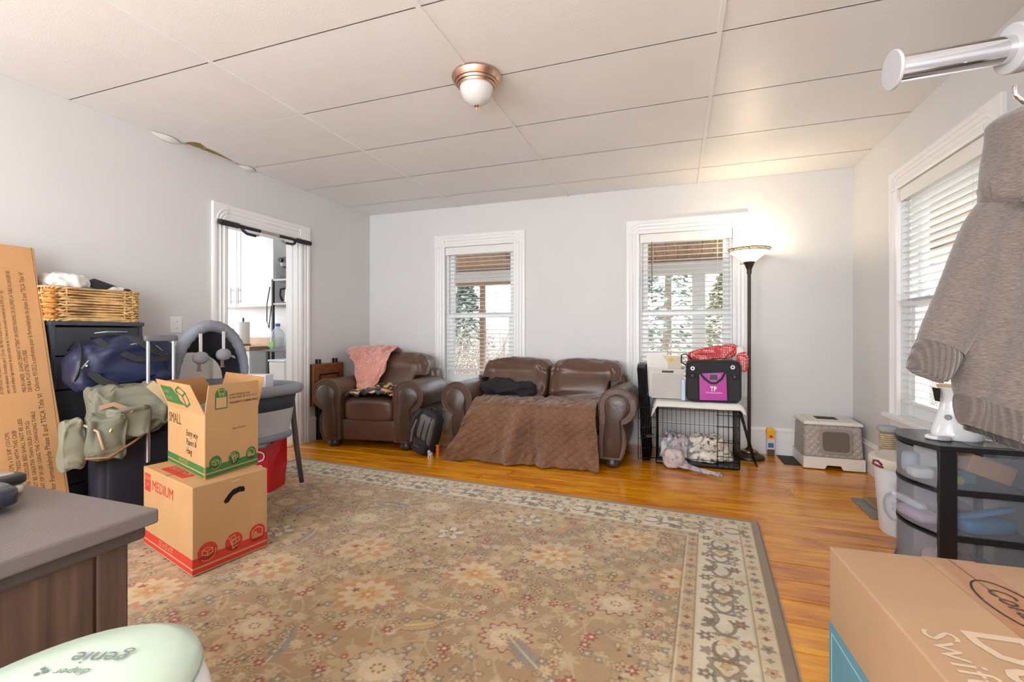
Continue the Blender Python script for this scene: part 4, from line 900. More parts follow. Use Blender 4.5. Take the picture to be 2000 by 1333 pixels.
# cover over the loveseat seat: diamond quilting
def quilt():
    t = NT('brown_quilt'); tc = t.n('ShaderNodeTexCoord'); sep = t.n('ShaderNodeSeparateXYZ'); t.l(tc.outputs['UV'], sep.inputs[0])
    a = t.math('ADD', sep.outputs[0], sep.outputs[1]); b = t.math('SUBTRACT', sep.outputs[0], sep.outputs[1])
    f = lambda q: t.math('ABSOLUTE', t.math('SINE', t.math('MULTIPLY', q, 40.0)))
    h = t.math('POWER', t.math('MULTIPLY', f(a), f(b)), .35); v = t.coords(); b0 = lin((118,80,54))
    col = t.ramp(t.noise(v, 5, 4), [(.3, tuple(x*.82 for x in b0)), (.7, tuple(x*1.16 for x in b0))])
    t.l(col, t.b.inputs['Base Color']); t.set(Roughness=.85, Sheen_Weight=.3)
    t.bump(t.math('ADD', h, t.math('MULTIPLY', t.noise(v, 30, 4), .4)), .85, .012); return t.m
def uvgrid(o, nu, nv, su, sv):
    me = o.data; uv = me.uv_layers.new(name='UVMap'); idx = {}
    n = len(me.vertices)
    for lp in me.loops:
        i = lp.vertex_index; uv.data[lp.index].uv = ((i//nv)/(nu-1)*su, (i % nv)/(nv-1)*sv)
def sheet(name, m, fn, nu, nv, parent=None, sol=.008, su=1, sv=1, sub=0):
    b = B().grid(fn, nu, nv); me = bpy.data.meshes.new(name); me.from_pydata(b.v, [], b.f); o = bpy.data.objects.new(name, me); COL.objects.link(o)
    me.materials.append(m); me.polygons.foreach_set('use_smooth', [True]*len(me.polygons)); uvgrid(o, nu, nv, su, sv)
    d = o.modifiers.new('solid', 'SOLIDIFY'); d.thickness = sol; d.offset = 0
    if sub: d = o.modifiers.new('sub', 'SUBSURF'); d.levels = sub; d.render_levels = sub
    if parent: o.parent = parent
    return o
def cover(u, v):
    x = -lxi+.02+(2*lxi-.04)*u; N = mnoise.noise
    if v < .38:      # on the seat
        t = v/.38; y = .47-.43*t; z = .487+.012*math.sin(PI*u*2+.6)*.6+.016*fold(Vector((x*1.4, y*1.2, 0)), 7, 2)-.012*abs(math.sin(PI*u))**6*0
        z -= .014*math.exp(-((u-.5)/.03)**2)
        if t > .85: z -= .02*((t-.85)/.15)**2
    else:
        t = (v-.38)/.62; a = min(1, t*4.5)
        y = .04-.075*math.sin(a*PI/2)-.085*t; z = .467-.445*(t*.9+.1*(1-math.cos(t*PI/2)))-.012*(1-math.cos(a*PI/2))
        amp = .014+.045*t
        k = fold(Vector((x*1.0+.22*t*(1 if u < .5 else -.5), t*.28, 0)), 5.5, 6)+.4*fold(Vector((x*1.0+.1*t, t*.2, 0)), 13, 8)
        y -= amp*(k+.1)+.03*t*math.sin(u*9+.6+1.5*t)*.6
        y -= .07*min(1, t*2.5)*math.exp(-((u-.43+.04*t)/.045)**2)-.045*min(1, t*3)*math.exp(-((u-.53-.03*t)/.04)**2)
        y -= .03*t*math.sin(u*17+2.2*t)*(.5+.5*math.sin(u*5+1)); z += .02*math.exp(-((u-.43)/.05)**2)*max(0, .3-t)
        x += -.17*t**1.3*max(0, 1-u*2.4)+.05*t*max(0, u*2.4-1.4)
        y -= .07*t*max(0, 1-u*3)
        z = max(z, .008+.012*max(0, fold(Vector((x, 0, 0)), 4, 3))*max(0, t-.8))
        y = min(y, .0 if abs(x) < lxi else -.02)
    return (x, y, z)
qc = thing('quilted_cover', 'brown quilted cover spread over the loveseat seat and hanging to the floor', 'cover', tuple(lov.location))
sheet('quilted_cloth', quilt(), cover, 150, 110, qc, .009, 1.1, .95)
# black clothing on the loveseat
tag(pile('black_sweater', mat('black_knit', (30,29,31), .92, bump=.3, bs=120, sheen=.0), (-1.43, 4.03, .545), (.46,.26,.16), seed=33, amp=.5, f=7, e=(.75,.75), z0=.497, nu=28), 'crumpled black sweater lying on the loveseat seat', 'clothing')
tag(pile('white_sock', mat('white_knit', (214,206,200), .9), (-1.585, 4.09, .628), (.05,.06,.035), seed=35, amp=.12, nu=10), 'small white sock on the black sweater', 'sock')
rmt = B().rbox((0,0,.012), (.07,.13,.022), e=(.3,.3)).obj('black_wallet', mat('wallet', (60,62,66), .4), smooth=True); rmt.location = (-1.80, 4.26, .627); tag(rmt, 'dark wallet resting on the rolled arm of the loveseat', 'wallet')

# pink blanket over the chair back
def pinkm():
    t = NT('pink_fleece'); v = t.coords((1,1,1)); w = t.noise(v, 7, 2, .4, 2.5)
    lines = t.ramp(w, [(.455, (0,0,0)), (.475, (1,1,1)), (.495, (0,0,0))])
    base = t.ramp(t.noise(v, 4), [(.3, lin((206,136,122))), (.7, lin((226,160,144)))])
    t.l(t.mixc(lines, base, lin((238,200,186))), t.b.inputs['Base Color']); t.set(Roughness=.95, Sheen_Weight=.5); t.bump(t.noise(v, 200, 3), .3, .003); return t.m
def pink(u, v):
    x = -.585+.62*u; wd = math.sin(PI*min(1, max(0, (u+.15)/1.25)))
    low = .2+.8*math.exp(-((u-.66)/.36)**2)        # how far this column hangs
    path = [(.885,.55),(.875,.74),(.80,.87),(.68,.905),(.57,.86),(.49,.77),(.44,.66),(.385,.56),(.31,.515),(.24,.51)]
    t = v*(3.2+5.3*low); i = min(int(t), len(path)-2); f = t-i; y = path[i][0]*(1-f)+path[i+1][0]*f; z = path[i][1]*(1-f)+path[i+1][1]*f
    k = fold(Vector((x*1.2+.25*v, v*.35, .5)), 6.5, 51); k += .4*fold(Vector((x+.2*v, v*.3, .5)), 14, 55); y -= .045*(k+.25)+.02; z += .03*(k if v < .55 else .3)+.03*math.sin(PI*min(1,v*1.6))*wd
    x += .10*(u-.66)*-(v**1.5)*1.6
    return (x, y, z)
pk = thing('pink_blanket', 'pink fleece blanket with white pattern draped over the armchair back', 'blanket', tuple(arm_.location), math.radians(8))
sheet('fleece_cloth', pinkm(), pink, 70, 80, pk, .01)
def patm():
    t = NT('halloween_fleece'); v = t.coords((1,1,1)); vo = t.n('ShaderNodeTexVoronoi'); vo.inputs['Scale'].default_value = 9; t.l(v, vo.inputs['Vector'])
    sp_ = t.n('ShaderNodeSeparateColor'); t.l(vo.outputs['Color'], sp_.inputs[0])
    pick = t.ramp(sp_.outputs[0], [(0, lin((226,150,40))), (.35, lin((236,190,70))), (.36, lin((232,216,178))), (.6, lin((210,130,44))), (.8, lin((40,32,38))), (1, lin((50,44,56)))])
    blob = t.ramp(t.math('ADD', vo.outputs['Distance'], t.math('MULTIPLY', t.noise(v, 30, 3), .25)), [(.52, (1,1,1)), (.57, (0,0,0))])
    t.l(t.mixc(blob, lin((26,24,30)), pick), t.b.inputs['Base Color']); t.set(Roughness=.9, Sheen_Weight=.3); return t.m
def patf(u, v):
    x = -.25+.50*u+.06*(v-.5); y = .5-.42*v+.12*(u*(1-u))*0-.03*u; k = fold(Vector((x*1.3, y, .2)), 8, 61)+.4*fold(Vector((x, y, .2)), 17, 63)
    z = .492+.028*(k+.3)+.035*math.exp(-(v/.2)**2)+(.025*math.sin(PI*u))
    if v > .9: z -= .015*(v-.9)/.1
    if u < .12: y -= .05*(.12-u)/.12*v; 
    return (x, y, z)
pt_ = thing('patterned_blanket', 'black fleece blanket with orange and yellow shapes lying on the armchair seat', 'blanket', tuple(arm_.location), math.radians(8))
sheet('fleece_cloth', patm(), patf, 60, 50, pt_, .012)

# folding tray tables behind the chair
m_tray = mat('tray_wood', (134,80,44), .4, var=.3, vs=3, stretch=(1,5,14)); m_tray2 = mat('tray_edge', (84,52,36), .45)
for i, (x, lb) in enumerate(((-3.377, 'folded brown wooden tray table nearest the wall behind the armchair'), (-3.345, 'folded brown wooden tray table stacked outermost behind the armchair'))):
    o = thing('tray_table', lb, 'tray table', (x, 3.845+.008*i, 0), group='folded tray tables stacked behind the armchair')
    B().bb(-.011, .011, -.22, .22, .34, .755).obj('tabletop', m_tray if i else m_tray2, o, bev=.008)
    for y in (-.12, .12): B().bb(-.011, .011, y-.011, y+.011, .0, .34).bb(-.006, .006, y-.011, y+.011, .755, .80).obj('leg', m_black, o)
    B().bb(.0112, .016, -.14, .14, .64, .655).bb(.0112, .016, -.14, -.125, .42, .64).bb(.0112, .016, .125, .14, .42, .64).obj('folded_frame', m_black, o)
# backpack between the chairs
bp = thing('backpack', 'grey and black backpack leaning in the gap beside the loveseat arm', 'backpack', (-2.09, 3.6, .005), math.radians(-14), ry=math.radians(17))
bgrey = mat('pack_grey', (104,102,98), .8, bump=.3, bs=160); bblk = mat('pack_black', (34,34,36), .75, bump=.25, bs=120)
B().rbox((0,0,.2), (.2,.15,.4), e=(.45,.5), fn=wob(4,.012), nu=18).obj('body', bblk, bp, smooth=True)
B().rbox((.01,-.06,.235), (.16,.09,.27), e=(.4,.45), fn=wob(5,.01), nu=14).obj('front_panel', bgrey, bp, smooth=True)
B().rbox((.01,-.085,.1), (.15,.07,.13), e=(.4,.45), nu=12).obj('front_pocket', bblk, bp, smooth=True)
for x in (-.06, -.0, .06): B().tube([(x+.01,-.1,.13),(x+.015,-.118,.2),(x+.012,-.11,.3),(x+.005,-.08,.37)], .006, 6).obj('zip_line', bblk, bp, smooth=True)
strap([(-.1,-.06,.38),(-.125,-.1,.28),(-.12,-.11,.15),(-.1,-.08,.05)], .03, .01).obj('shoulder_strap', bblk, bp, smooth=40)
strap([(-.085,-.095,.3),(-.09,-.115,.2),(-.08,-.11,.1)], .018, .01).obj('side_strap', bgrey, bp, smooth=40)
B().tube([(-.03,.0,.39),(-.02,-.01,.425),(.03,-.01,.425),(.04,0,.39)], .008, 6).obj('top_loop', bblk, bp, smooth=True)
text('active', .026, mat('gold_thread', (140,112,60), .6), bp, frame((-.03,-.123,.09), (1,0,0), (0,0,1)), sx=1, lift=.002)
f1 = thing('toy_figure', 'tiny orange toy figure on the floor by the loveseat', 'toy', (-1.935, 3.56, 0)); og = mat('toy_orange', (214,104,50), .5)
B().lathe([(0,0),(.016,0),(.014,.05),(.017,.06),(.012,.085),(.018,.09),(.018,.1),(0,.1)], n=12).obj('body', og, f1, smooth=40); B().rbox((0,0,.092), (.026,.026,.022), e=(.8,.8), nu=8).obj('head', mat('toy_brown', (150,92,66), .6), f1, smooth=True)
f3 = thing('toy_figure', 'tiny white toy animal beside the orange figure on the floor', 'toy', (-1.972, 3.5, 0)); wt_ = mat('toy_white', (216,206,196), .6)
B().rbox((0,0,.032), (.035,.05,.034), e=(.7,.7), nu=8).obj('body', wt_, f3, smooth=True); B().rbox((0,-.022,.056), (.026,.026,.028), e=(.8,.8), nu=8).obj('head', wt_, f3, smooth=True)
for x in (-.01, .01):
    for y in (-.014, .014): B().cyl((x,y,0), (x,y,.03), .006, n=8).obj('leg', wt_, f3)
# ---------------------------------------------------------------- wire crate, covers, things on it
m_wire = mat('black_wire', (26,26,28), .4, metal=.4)
cr = thing('dog_crate', 'black wire dog crate with its front door swung open', 'dog crate', (.148, 3.95, 0))
cw, cdp, chh = .306, .45, .485
def panel(o, name, P0, U, V, nu, nv, r=.0021, rr=.0036, skip=None):
    P0, U, V = Vector(P0), Vector(U), Vector(V); b = B()
    for i in range(nu+1): b.cyl(P0+U*(i/nu), P0+U*(i/nu)+V, rr if i in (0, nu) else r, n=5)
    for j in range(nv+1): b.cyl(P0+V*(j/nv), P0+V*(j/nv)+U, rr if j in (0, nv) else r, n=5)
    return b.obj(name, m_wire, o, smooth=True)
panel(cr, 'back_panel', (-cw,cdp,.012), (2*cw,0,0), (0,0,chh), 16, 4)
panel(cr, 'side_panel', (-cw,0,.012), (0,cdp,0), (0,0,chh), 11, 5); panel(cr, 'side_panel', (cw,0,.012), (0,cdp,0), (0,0,chh), 11, 5)
panel(cr, 'top_panel', (-cw,0,.012+chh), (2*cw,0,0), (0,cdp,0), 16, 3)
b = B()
for i in range(17):
    x = -cw+2*cw*i/16
    if i in (0, 16): b.cyl((x,0,.012), (x,0,.012+chh), .004, n=6)
    elif i > 12 or i < 1: b.cyl((x,0,.012), (x,0,.012+chh), .0021, n=5)
for z, x0 in ((.012,-cw), (.1,.14), (.21,.14), (.33,.14), (.42,.14), (.012+chh,-cw)): b.cyl((x0,0,z), (cw,0,z), .003, n=5)
for z in (.06, .455): b.cyl((-cw,0,z), (cw,0,z), .0026, n=5)
b.cyl((.15,0,.012), (.15,0,.497), .0032, n=5); b.obj('front_panel', m_wire, cr, smooth=True)
dp = panel(cr, 'door', (-cw,-.002,.05), (-.135,-.075,0), (0,0,.41), 8, 5)
B().bb(-cw-.075, -cw-.03, -.045, -.038, .22, .24).cyl((-cw-.09,-.055,.24), (-cw-.02,-.02,.24), .004).obj('latch', m_wire, dp)
B().loft([[(-cw+.004,.004,z),(cw-.004,.004,z),(cw-.004,cdp-.004,z),(-cw+.004,cdp-.004,z)] for z in (.008,.03)]).obj('tray', m_black, cr)
panel(cr, 'leaning_panel', (cw+.012,.12,.49), (0,.22,0), (.125,.0,-.478), 5, 8)
wcl = mat('white_cotton_sheet', (222,220,214), .9, bump=.25, bs=40)
def topc(u, v):
    x, y = -cw-.035+(2*cw+.075)*u, -.03+(cdp+.05)*v; z = .506+.004*fold(Vector((x, y, 0)), 6, 71); e = max(0, .05-u)*.9+max(0, u-.95)*.9+max(0, .06-v)*.6
    return (x, y, z-e+(-.10*max(0, .06-u)/.06*max(0, .4-v)))
cc = thing('crate_cover', 'white cloth folded over the top of the wire crate', 'cloth', (.148, 3.95, 0)); sheet('cloth', wcl, topc, 50, 40, cc, .012)
zt = .5185
def flor(name, a, b_, c_, s):
    t = NT(name); v = t.coords(); n = t.noise(v, s, 3, .5, 1.5); m = t.noise(v, s*.6, 2, .5, .8)
    col = t.ramp(n, [(.36, lin(a)), (.46, lin(b_)), (.54, lin(b_)), (.6, lin(c_))]); t.l(t.mixc(t.ramp(m, [(.66, (0,0,0)), (.69, (1,1,1))]), col, lin((150,70,50))), t.b.inputs['Base Color']); t.set(Roughness=.9); t.bump(t.noise(v, 90, 3), .2, .003); return t.m
tag(pile('floral_blanket', flor('floral_print', (92,86,76), (216,208,196), (232,226,216), 16), (.24, 4.12, .11), (.38,.32,.2), seed=72, amp=.4, f=6, z0=.032, nu=26), 'white blanket with rust and black flowers heaped in the crate', 'blanket')
tag(pile('grey_blanket', flor('grey_print', (120,122,132), (172,174,182), (206,204,206), 14), (-.02, 4.12, .12), (.26,.3,.22), seed=75, amp=.45, f=7, z0=.032, nu=24), 'grey patterned blanket bunched at the door side of the crate', 'blanket')
def spill(u, v):
    path = [(.02,4.08,.2),(.015,4.0,.19),(.0,3.925,.12),(.01,3.89,.05),(.06,3.85,.018),(.14,3.80,.014),(.24,3.745,.012),(.3,3.72,.01)]
    t = v*(len(path)-1.001); i = int(t); f = t-i; p = Vector(path[i])*(1-f)+Vector(path[i+1])*f; w_ = .062*(1-.75*max(0, v-.55)/.45)*(1+.2*math.sin(v*7))
    d = Vector((.75,.4,0)) if v > .4 else Vector((1,.15,0)); k = fold(Vector((u*.4, v*.6, 0)), 8, 77)
    q = p+d*(u-.5)*2*w_; q.z = max(.006, q.z+.024*(k+.3)*(1-.5*v)+.015*math.sin(PI*u)); return q
sc_ = thing('spilled_scarf', 'grey and pink patterned cloth spilling out of the crate onto the floor', 'cloth'); sheet('cloth', flor('scarf_print', (126,124,130), (178,170,172), (206,180,176), 18), spill, 30, 60, sc_, .008)
sc2 = pile('pink_cloth', flor('pink_grey_print', (150,146,150), (196,184,182), (214,190,184), 16), (-.03, 3.885, .075), (.15,.1,.15), seed=79, amp=.45, f=9, z0=.004, nu=18); tag(sc2, 'pale pink and grey cloth bunched on the floor before the crate', 'cloth')
# white basket bin
bn = thing('storage_bin', 'white lattice plastic bin of papers standing on the crate', 'bin', (-.08, 4.18, zt))
whb = mat('bin_plastic', (208,202,196), .5, var=.03); X0, X1, Y0, H_ = .118, .142, .12, .245
B().loft([[(x*s, y*s, z) for x, y in ((-X1,-Y0),(X1,-Y0),(X1,Y0),(-X1,Y0))] for z, s in ((0,.86),(H_,1))], cap=False).loft([[(x*.86, y*.86, z) for x, y in ((-X1,-Y0),(X1,-Y0),(X1,Y0),(-X1,Y0))] for z in (0,.004)]).obj('wall', whb, bn, sol=.004)
B().loft([[(x*1.02, y*1.02, z) for x, y in ((-X1,-Y0),(X1,-Y0),(X1,Y0),(-X1,Y0))] for z in (H_-.012,H_)], cap=False).obj('rim', whb, bn, sol=.006)
ff = frame((-X1*.86,-Y0*.86-.001,0), (1,0,0), (0,-.068,1))
lat = []
for i in range(1, 22): lat += stroke([(i*.0116-.002*0, .012), (i*.0116, .205)], .0022)
for j in range(1, 17): lat += stroke([(.006, j*.0122), (.238, j*.0122)], .0022)
decal(lat, mat('bin_relief', (188,180,174), .6), bn, ff, 'lattice_relief', lift=.0015, th=.0012)
decal([[(.085,.215),(.175,.215),(.175,.231),(.085,.231)]], m_black, bn, ff, 'handle_slot', lift=.004, th=.002)
pp_ = mat('office_paper', (232,228,220), .7); 
for i, (x, y, r, ti, h, lb) in enumerate(((-.14,4.15,.1,-.14,.37,'tall white paper leaning out of the lattice bin'), (-.06,4.19,-.06,.1,.345,'cream envelope with yellow print standing in the lattice bin'))):
    o = B().box((0,0,h/2), (.17,.003,h), 0).obj('paper_sheet' if i == 0 else 'printed_envelope', pp_ if i == 0 else mat('cream_paper', (214,202,182), .75)); o.location = (x, y, zt+.006); o.rotation_euler = (ti*.5, ti*.4, r); tag(o, lb, 'paper')
    if i: decal([circ(.0, .31, .018, 14)], mat('yellow_print', (224,184,40), .6), o, frame((0,-.0016,0), (1,0,0), (0,0,1)), 'printed_mark')
# black and magenta bag
bg = thing('carry_bag', 'black zip bag with a magenta front panel standing on the crate', 'bag', (.268, 4.06, zt))
fel = mat('black_felt', (42,42,44), .9, bump=.4, bs=90); mag = mat('magenta_vinyl', (176,44,150), .35, var=.04); meshm = mat('black_mesh', (30,30,32), .7, bump=.5, bs=160)
def rrect(w, h, r, n=6): return [p for cx, cy, a in ((w/2-r,r,-PI/2),(w/2-r,h-r,0),(-w/2+r,h-r,PI/2),(-w/2+r,r,PI)) for p in [(cx+r*math.cos(a+PI/2*k/n), cy+r*math.sin(a+PI/2*k/n)) for k in range(n+1)]]
fb = frame((0,-.085,0), (1,0,0), (0,0,1))
B().prism(rrect(.40,.325,.05), -.15, 0, fb).obj('body', fel, bg, bev=.012)
B().tube([(x, -.088, z) for x, z in rrect(.395,.32,.05)], .005, 6, closed=True).obj('edge_binding', m_black, bg, smooth=True)
for q_ in ([(-.19,.02),(-.11,.012),(-.115,.2),(-.19,.19)],[(.11,.012),(.19,.02),(.19,.21),(.115,.2)]): decal([q_], meshm, bg, fb, 'mesh_pocket', lift=.006, th=.006)
decal([[(-.098,.012),(.1,.016),(.092,.235),(-.1,.22)]], mag, bg, fb, 'magenta_panel', lift=.009, th=.009)
decal([[(-.03,.14),(.055,.14),(.055,.222),(-.03,.222)]], clear('clear_pocket', (214,120,190), .6, .2), bg, fb, 'clear_pocket', lift=.0115, th=.002); decal([[(-.025,.175),(.03,.175),(.03,.215),(-.025,.215)]], m_black, bg, fb, 'pocket_card', lift=.0125, th=.001)
strap([(-.105,-.095,.235),(-.06,-.105,.18),(-.02,-.11,.15),(.02,-.11,.15),(.06,-.105,.185),(.09,-.095,.245)], .016, .006).obj('handle', wb_, bg, smooth=40)
for x in (-.15, .14): decal([circ(x, .26+.015*(x > 0), .016, 18)], m_trim, bg, fb, 'grommet', lift=.003, th=.003); decal([circ(x, .26+.015*(x > 0), .008, 14)], m_black, bg, fb, 'grommet_hole', lift=.004, th=.001)
for x in (-.15, .155): B().rbox((x,-.1,.2), (.03,.02,.035), e=(.5,.5), nu=8).obj('clip', m_blackmetal, bg, smooth=True)
text('TP', .052, wht, bg, fb, (-.022,.085), lift=.0105, off=.0012, sx=.8); text('ThunderLeaderPro', .0155, wht, bg, fb, (-.055,.068), lift=.0105)
# red dotted bag slumped behind the black one
def dots():
    t = NT('red_dot_print'); v = t.coords(); vo = t.n('ShaderNodeTexVoronoi'); vo.inputs['Scale'].default_value = 75; vo.inputs['Randomness'].default_value = .25; t.l(v, vo.inputs['Vector'])
    t.l(t.ramp(vo.outputs['Distance'], [(.28, lin((240,220,214))), (.36, lin((190,52,56)))]), t.b.inputs['Base Color']); t.set(Roughness=.5); t.bump(t.noise(v, 12, 3), .3, .006); return t.m
rb = thing('red_tote', 'red bag with white dots slumped over the top of the black bag', 'bag', (.27, 4.13, .85)); dm = dots()
def rbf(p): return p+Vector((0, .02*fold(p, 7, 81), .012*fold(p, 8, 83)+.035*(p.x/.2)))
B().rbox((-.0,-.01,.045), (.38,.15,.11), e=(.6,.6), fn=rbf, nu=20).obj('body', dm, rb, smooth=True, sub=1)
B().rbox((.215,-.05,-.02), (.085,.09,.16), e=(.6,.6), fn=wob(9,.015), nu=14).obj('hanging_end', dm, rb, smooth=True, sub=1)
B().rbox((.2,-.03,.06), (.07,.06,.09), e=(.7,.7), fn=wob(10,.02), nu=12).obj('tissue', mat('white_tissue', (224,220,222), .7), rb, smooth=True)
B().tube([(-.16,-.08,.0),(-.2,-.1,.04),(-.235,-.1,.03),(-.235,-.1,-.03),(-.2,-.1,-.05)], .006, 6).obj('black_cord', m_black, rb, smooth=True)
bpck = B().bb(-.025,.005,-.04,.04,0,.17).obj('pale_packet', mat('pale_blue_pack', (190,206,228), .5), bev=.008); bpck.location = (.06, 4.0, zt); bpck.location.x = .058; tag(bpck, 'pale blue packet wedged between the bin and black bag', 'packet')
# folded exercise pen
for i in range(5):
    o = thing('pen_panel', 'black folded pen panel in the sheaf leaning beside the crate', 'pen panel', (-.268+.013*i, 4.03, .003), 0, 'folded pen panels leaning beside the crate', ry=-.055)
    b = B(); b.tube([(0,0,0),(0,.46,0),(0,.46,.765),(0,.36,.79),(0,.1,.79),(0,0,.765)], .0058, 6, closed=True); b.obj('frame', m_blackmetal, o, smooth=True)
    b = B()
    for k in range(1, 8): b.cyl((0,.46*k/8,0), (0,.46*k/8,.78), .0026, n=5)
    for z in (.25, .52): b.cyl((0,0,z), (0,.46,z), .0035, n=5)
    b.obj('wires', m_blackmetal, o, smooth=True)
# ---------------------------------------------------------------- floor lamp
fl_ = thing('floor_lamp', 'bronze torchiere floor lamp with a lit glass bowl by the window', 'lamp', (.578, 4.4, 0)); m_bz = mat('lamp_bronze', (66,56,50), .4, metal=.7, var=.1)
B().lathe([(0,0),(.118,0),(.12,.012),(.116,.022),(.09,.034),(.07,.05),(.045,.056),(.03,.075),(.02,.09),(0,.09)], n=40).obj('base', m_bz, fl_, smooth=40)
B().lathe([(.062,.051),(.066,.06),(.058,.068),(.044,.07)], n=32).obj('base_ring', mat('ring_gold', (150,120,84), .35, metal=.8), fl_, smooth=True)
B().cyl((0,0,.085), (0,0,1.58), .0135, n=14).obj('pole', m_bz, fl_, smooth=40)
B().lathe([(.016,1.56),(.02,1.575),(.017,1.59),(.024,1.61),(.04,1.65),(.05,1.665),(0,1.665)], n=24).obj('socket_cup', m_bz, fl_, smooth=40)
gl = NT('lit_glass'); gl.set(Base_Color=(1,.93,.8,1), Roughness=.4, Emission_Color=(1,.86,.62,1), Emission_Strength=.9)
B().lathe([(.045,1.664),(.06,1.68),(.09,1.705),(.128,1.735),(.148,1.75)], n=48, cap=False).obj('glass_bowl', gl.m, fl_, smooth=True, sol=.004)
def scrollband():
    t = NT('scroll_band'); v = t.coords((1,1,1)); n = t.noise(v, 26, 2, .5, 2)
    t.l(t.ramp(n, [(.44, lin((90,70,44))), (.5, lin((236,214,168)))]), t.b.inputs['Base Color']); t.set(Roughness=.4, Emission_Color=(1,.85,.6,1), Emission_Strength=.12); return t.m
B().lathe([(.1485,1.7505),(.163,1.768)], n=48, cap=False).obj('patterned_band', scrollband(), fl_, smooth=True, sol=.004)
B().tube([(.164*math.cos(t), .164*math.sin(t), 1.77) for t in np.linspace(0, 2*PI, 48, endpoint=False)], .0035, 6, closed=True).obj('rim', m_bz, fl_, smooth=True)
B().cyl((-.03,-.02,1.645), (-.075,-.03,1.645), .003).obj('switch', m_bz, fl_)
B().lathe([(.0,1.675),(.012,1.68),(.028,1.71),(.024,1.735),(0,1.748)], n=16).obj('bulb', mat('bulb', (255,236,200), .3, em=6), fl_, smooth=True)
pl = bpy.data.lights.new('lamp_light', 'POINT'); pl.energy = 7.5; pl.color = (1, .8, .55); pl.shadow_soft_size = .04
plo = bpy.data.objects.new('lamp_light', pl); COL.objects.link(plo); plo.location = (.578, 4.4, 1.80)
# ---------------------------------------------------------------- litter corner
sb_ = thing('deodorizer_box', 'yellow and white litter deodorizer carton by the baseboard', 'carton', (.76, 4.535, 0), .05)
B().bb(-.03,.03,-.02,.02,0,.2).obj('carton', mat('carton_white', (216,212,206), .5), sb_, bev=.002); B().loft([[(-.031,-.021,.185),(.031,-.021,.185),(.031,.021,.185),(-.031,.021,.185)],[(-.031,-.021,.222),(.031,-.021,.222),(.031,.021,.222),(-.031,.021,.222)],[(-.022,-.012,.245),(.028,-.012,.24),(.028,.012,.24),(-.022,.012,.245)]]).obj('yellow_top', mat('yellow_carton', (238,176,32), .5), sb_)
fq = frame((-.03,-.0202,0), (1,0,0), (0,0,1))
decal([[(.008,.075),(.052,.075),(.052,.115),(.008,.115)]], mat('blue_print', (40,120,160), .5), sb_, fq); decal([[(.002,0),(.058,0),(.058,.06),(.002,.06)]], mat('brown_carton', (92,62,40), .6), sb_, fq); decal([[(.002,.15),(.058,.15),(.058,.185),(.002,.185)]], mat('yellow_carton2', (238,176,32), .5), sb_, fq)
decal([circ(.032,.17,.014,12,ry=.011)], m_red, sb_, fq, lift=.001)
km = B().bb(.815, 1.03, 4.275, 4.565, .0005, .006).obj('litter_mat', mat('black_rubber', (34,34,36), .7, bump=.3, bs=200), bev=.002); tag(km, 'thin black rubber mat beside the litter box', 'mat')
lb = thing('litter_box', 'covered cat litter box with quilted taupe sides and cream lid', 'litter box', (1.139, 4.2, .0066))
def quiltb():
    t = NT('taupe_quilted'); v = t.coords(); sep = t.n('ShaderNodeSeparateXYZ'); t.l(v, sep.inputs[0])
    h = t.math('ADD', sep.outputs[0], sep.outputs[1]); a = t.math('ADD', h, sep.outputs[2]); b = t.math('SUBTRACT', h, sep.outputs[2]); f = lambda q: t.math('ABSOLUTE', t.math('SINE', t.math('MULTIPLY', q, 62.0)))
    t.set(Base_Color=(*lin((172,162,154)), 1), Roughness=.55); t.bump(t.math('POWER', t.math('MULTIPLY', f(a), f(b)), .5), .6, .01); return t.m
cream_p = mat('cream_plastic', (226,220,210), .4, var=.02); lw0, lw1, ldp = .204, .19, .37
rect = lambda w, y0, y1, z, x=0: [(x-w,y0,z),(x+w,y0,z),(x+w,y1,z),(x-w,y1,z)]
B().loft([rect(lw0-.006,.006,ldp,.085), rect(lw1,.03,ldp-.01,.335)]).obj('quilted_body', quiltb(), lb, bev=.025, seg=4)
tr_ = B()
zz_ = [(-lw0,0),(-.06,0),(-.045,.03),(.045,.03),(.06,0),(lw0,0),(lw0,.09),(-lw0,.09)]
tr_.prism(zz_, 0, .02, frame((0,.02,0), (1,0,0), (0,0,1))); tr_.bb(-lw0,-lw0+.02,.02,ldp,0,.09).bb(lw0-.02,lw0,.02,ldp,0,.09).bb(-lw0,lw0,ldp-.02,ldp,0,.09).bb(-lw0+.02,lw0-.02,.02,ldp-.02,.032,.04).obj('base_tray', cream_p, lb, bev=.004)
lid = B().loft([rect(lw1+.006,.024,ldp-.004,.335), rect(lw1+.006,.024,ldp-.004,.352), rect(lw1-.006,.04,ldp-.016,.362)]).obj('lid', cream_p, lb, bev=.006, seg=3)
B().loft([rect(.075,.16,.29,.3622), rect(.075,.16,.29,.3632)]).obj('entry_hole', mat('hole_dark', (64,52,40), .9), lid, bev=.0)
hb_ = B()
for i in range(11):
    for j in range(9):
        x, y = -.15+.03*i, .07+.03*j
        if abs(x) > .09 or y < .145 or y > .3: hb_.bb(x-.006, x+.006, y-.0025, y+.0025, .3618, .3626)
hb_.obj('grate_slots', mat('slot_shade', (176,166,152), .8), lid)
dn = thing('flap_door'); dn.parent = lb; dn.location = (.012, .006, .215); dn.rotation_euler = (math.radians(-6), 0, 0)
B().prism(rrect(.215,.19,.035), -.006, .006, frame((0,.0,-.095), (1,0,0), (0,0,1))).obj('door_frame', mat('taupe_frame', (150,138,128), .35), dn, bev=.004); B().prism(rrect(.175,.15,.026), .0, .009, frame((0,.0,-.075), (1,0,0), (0,0,1))).obj('smoked_pane', mat('smoked_plastic', (112,100,92), .12), dn)
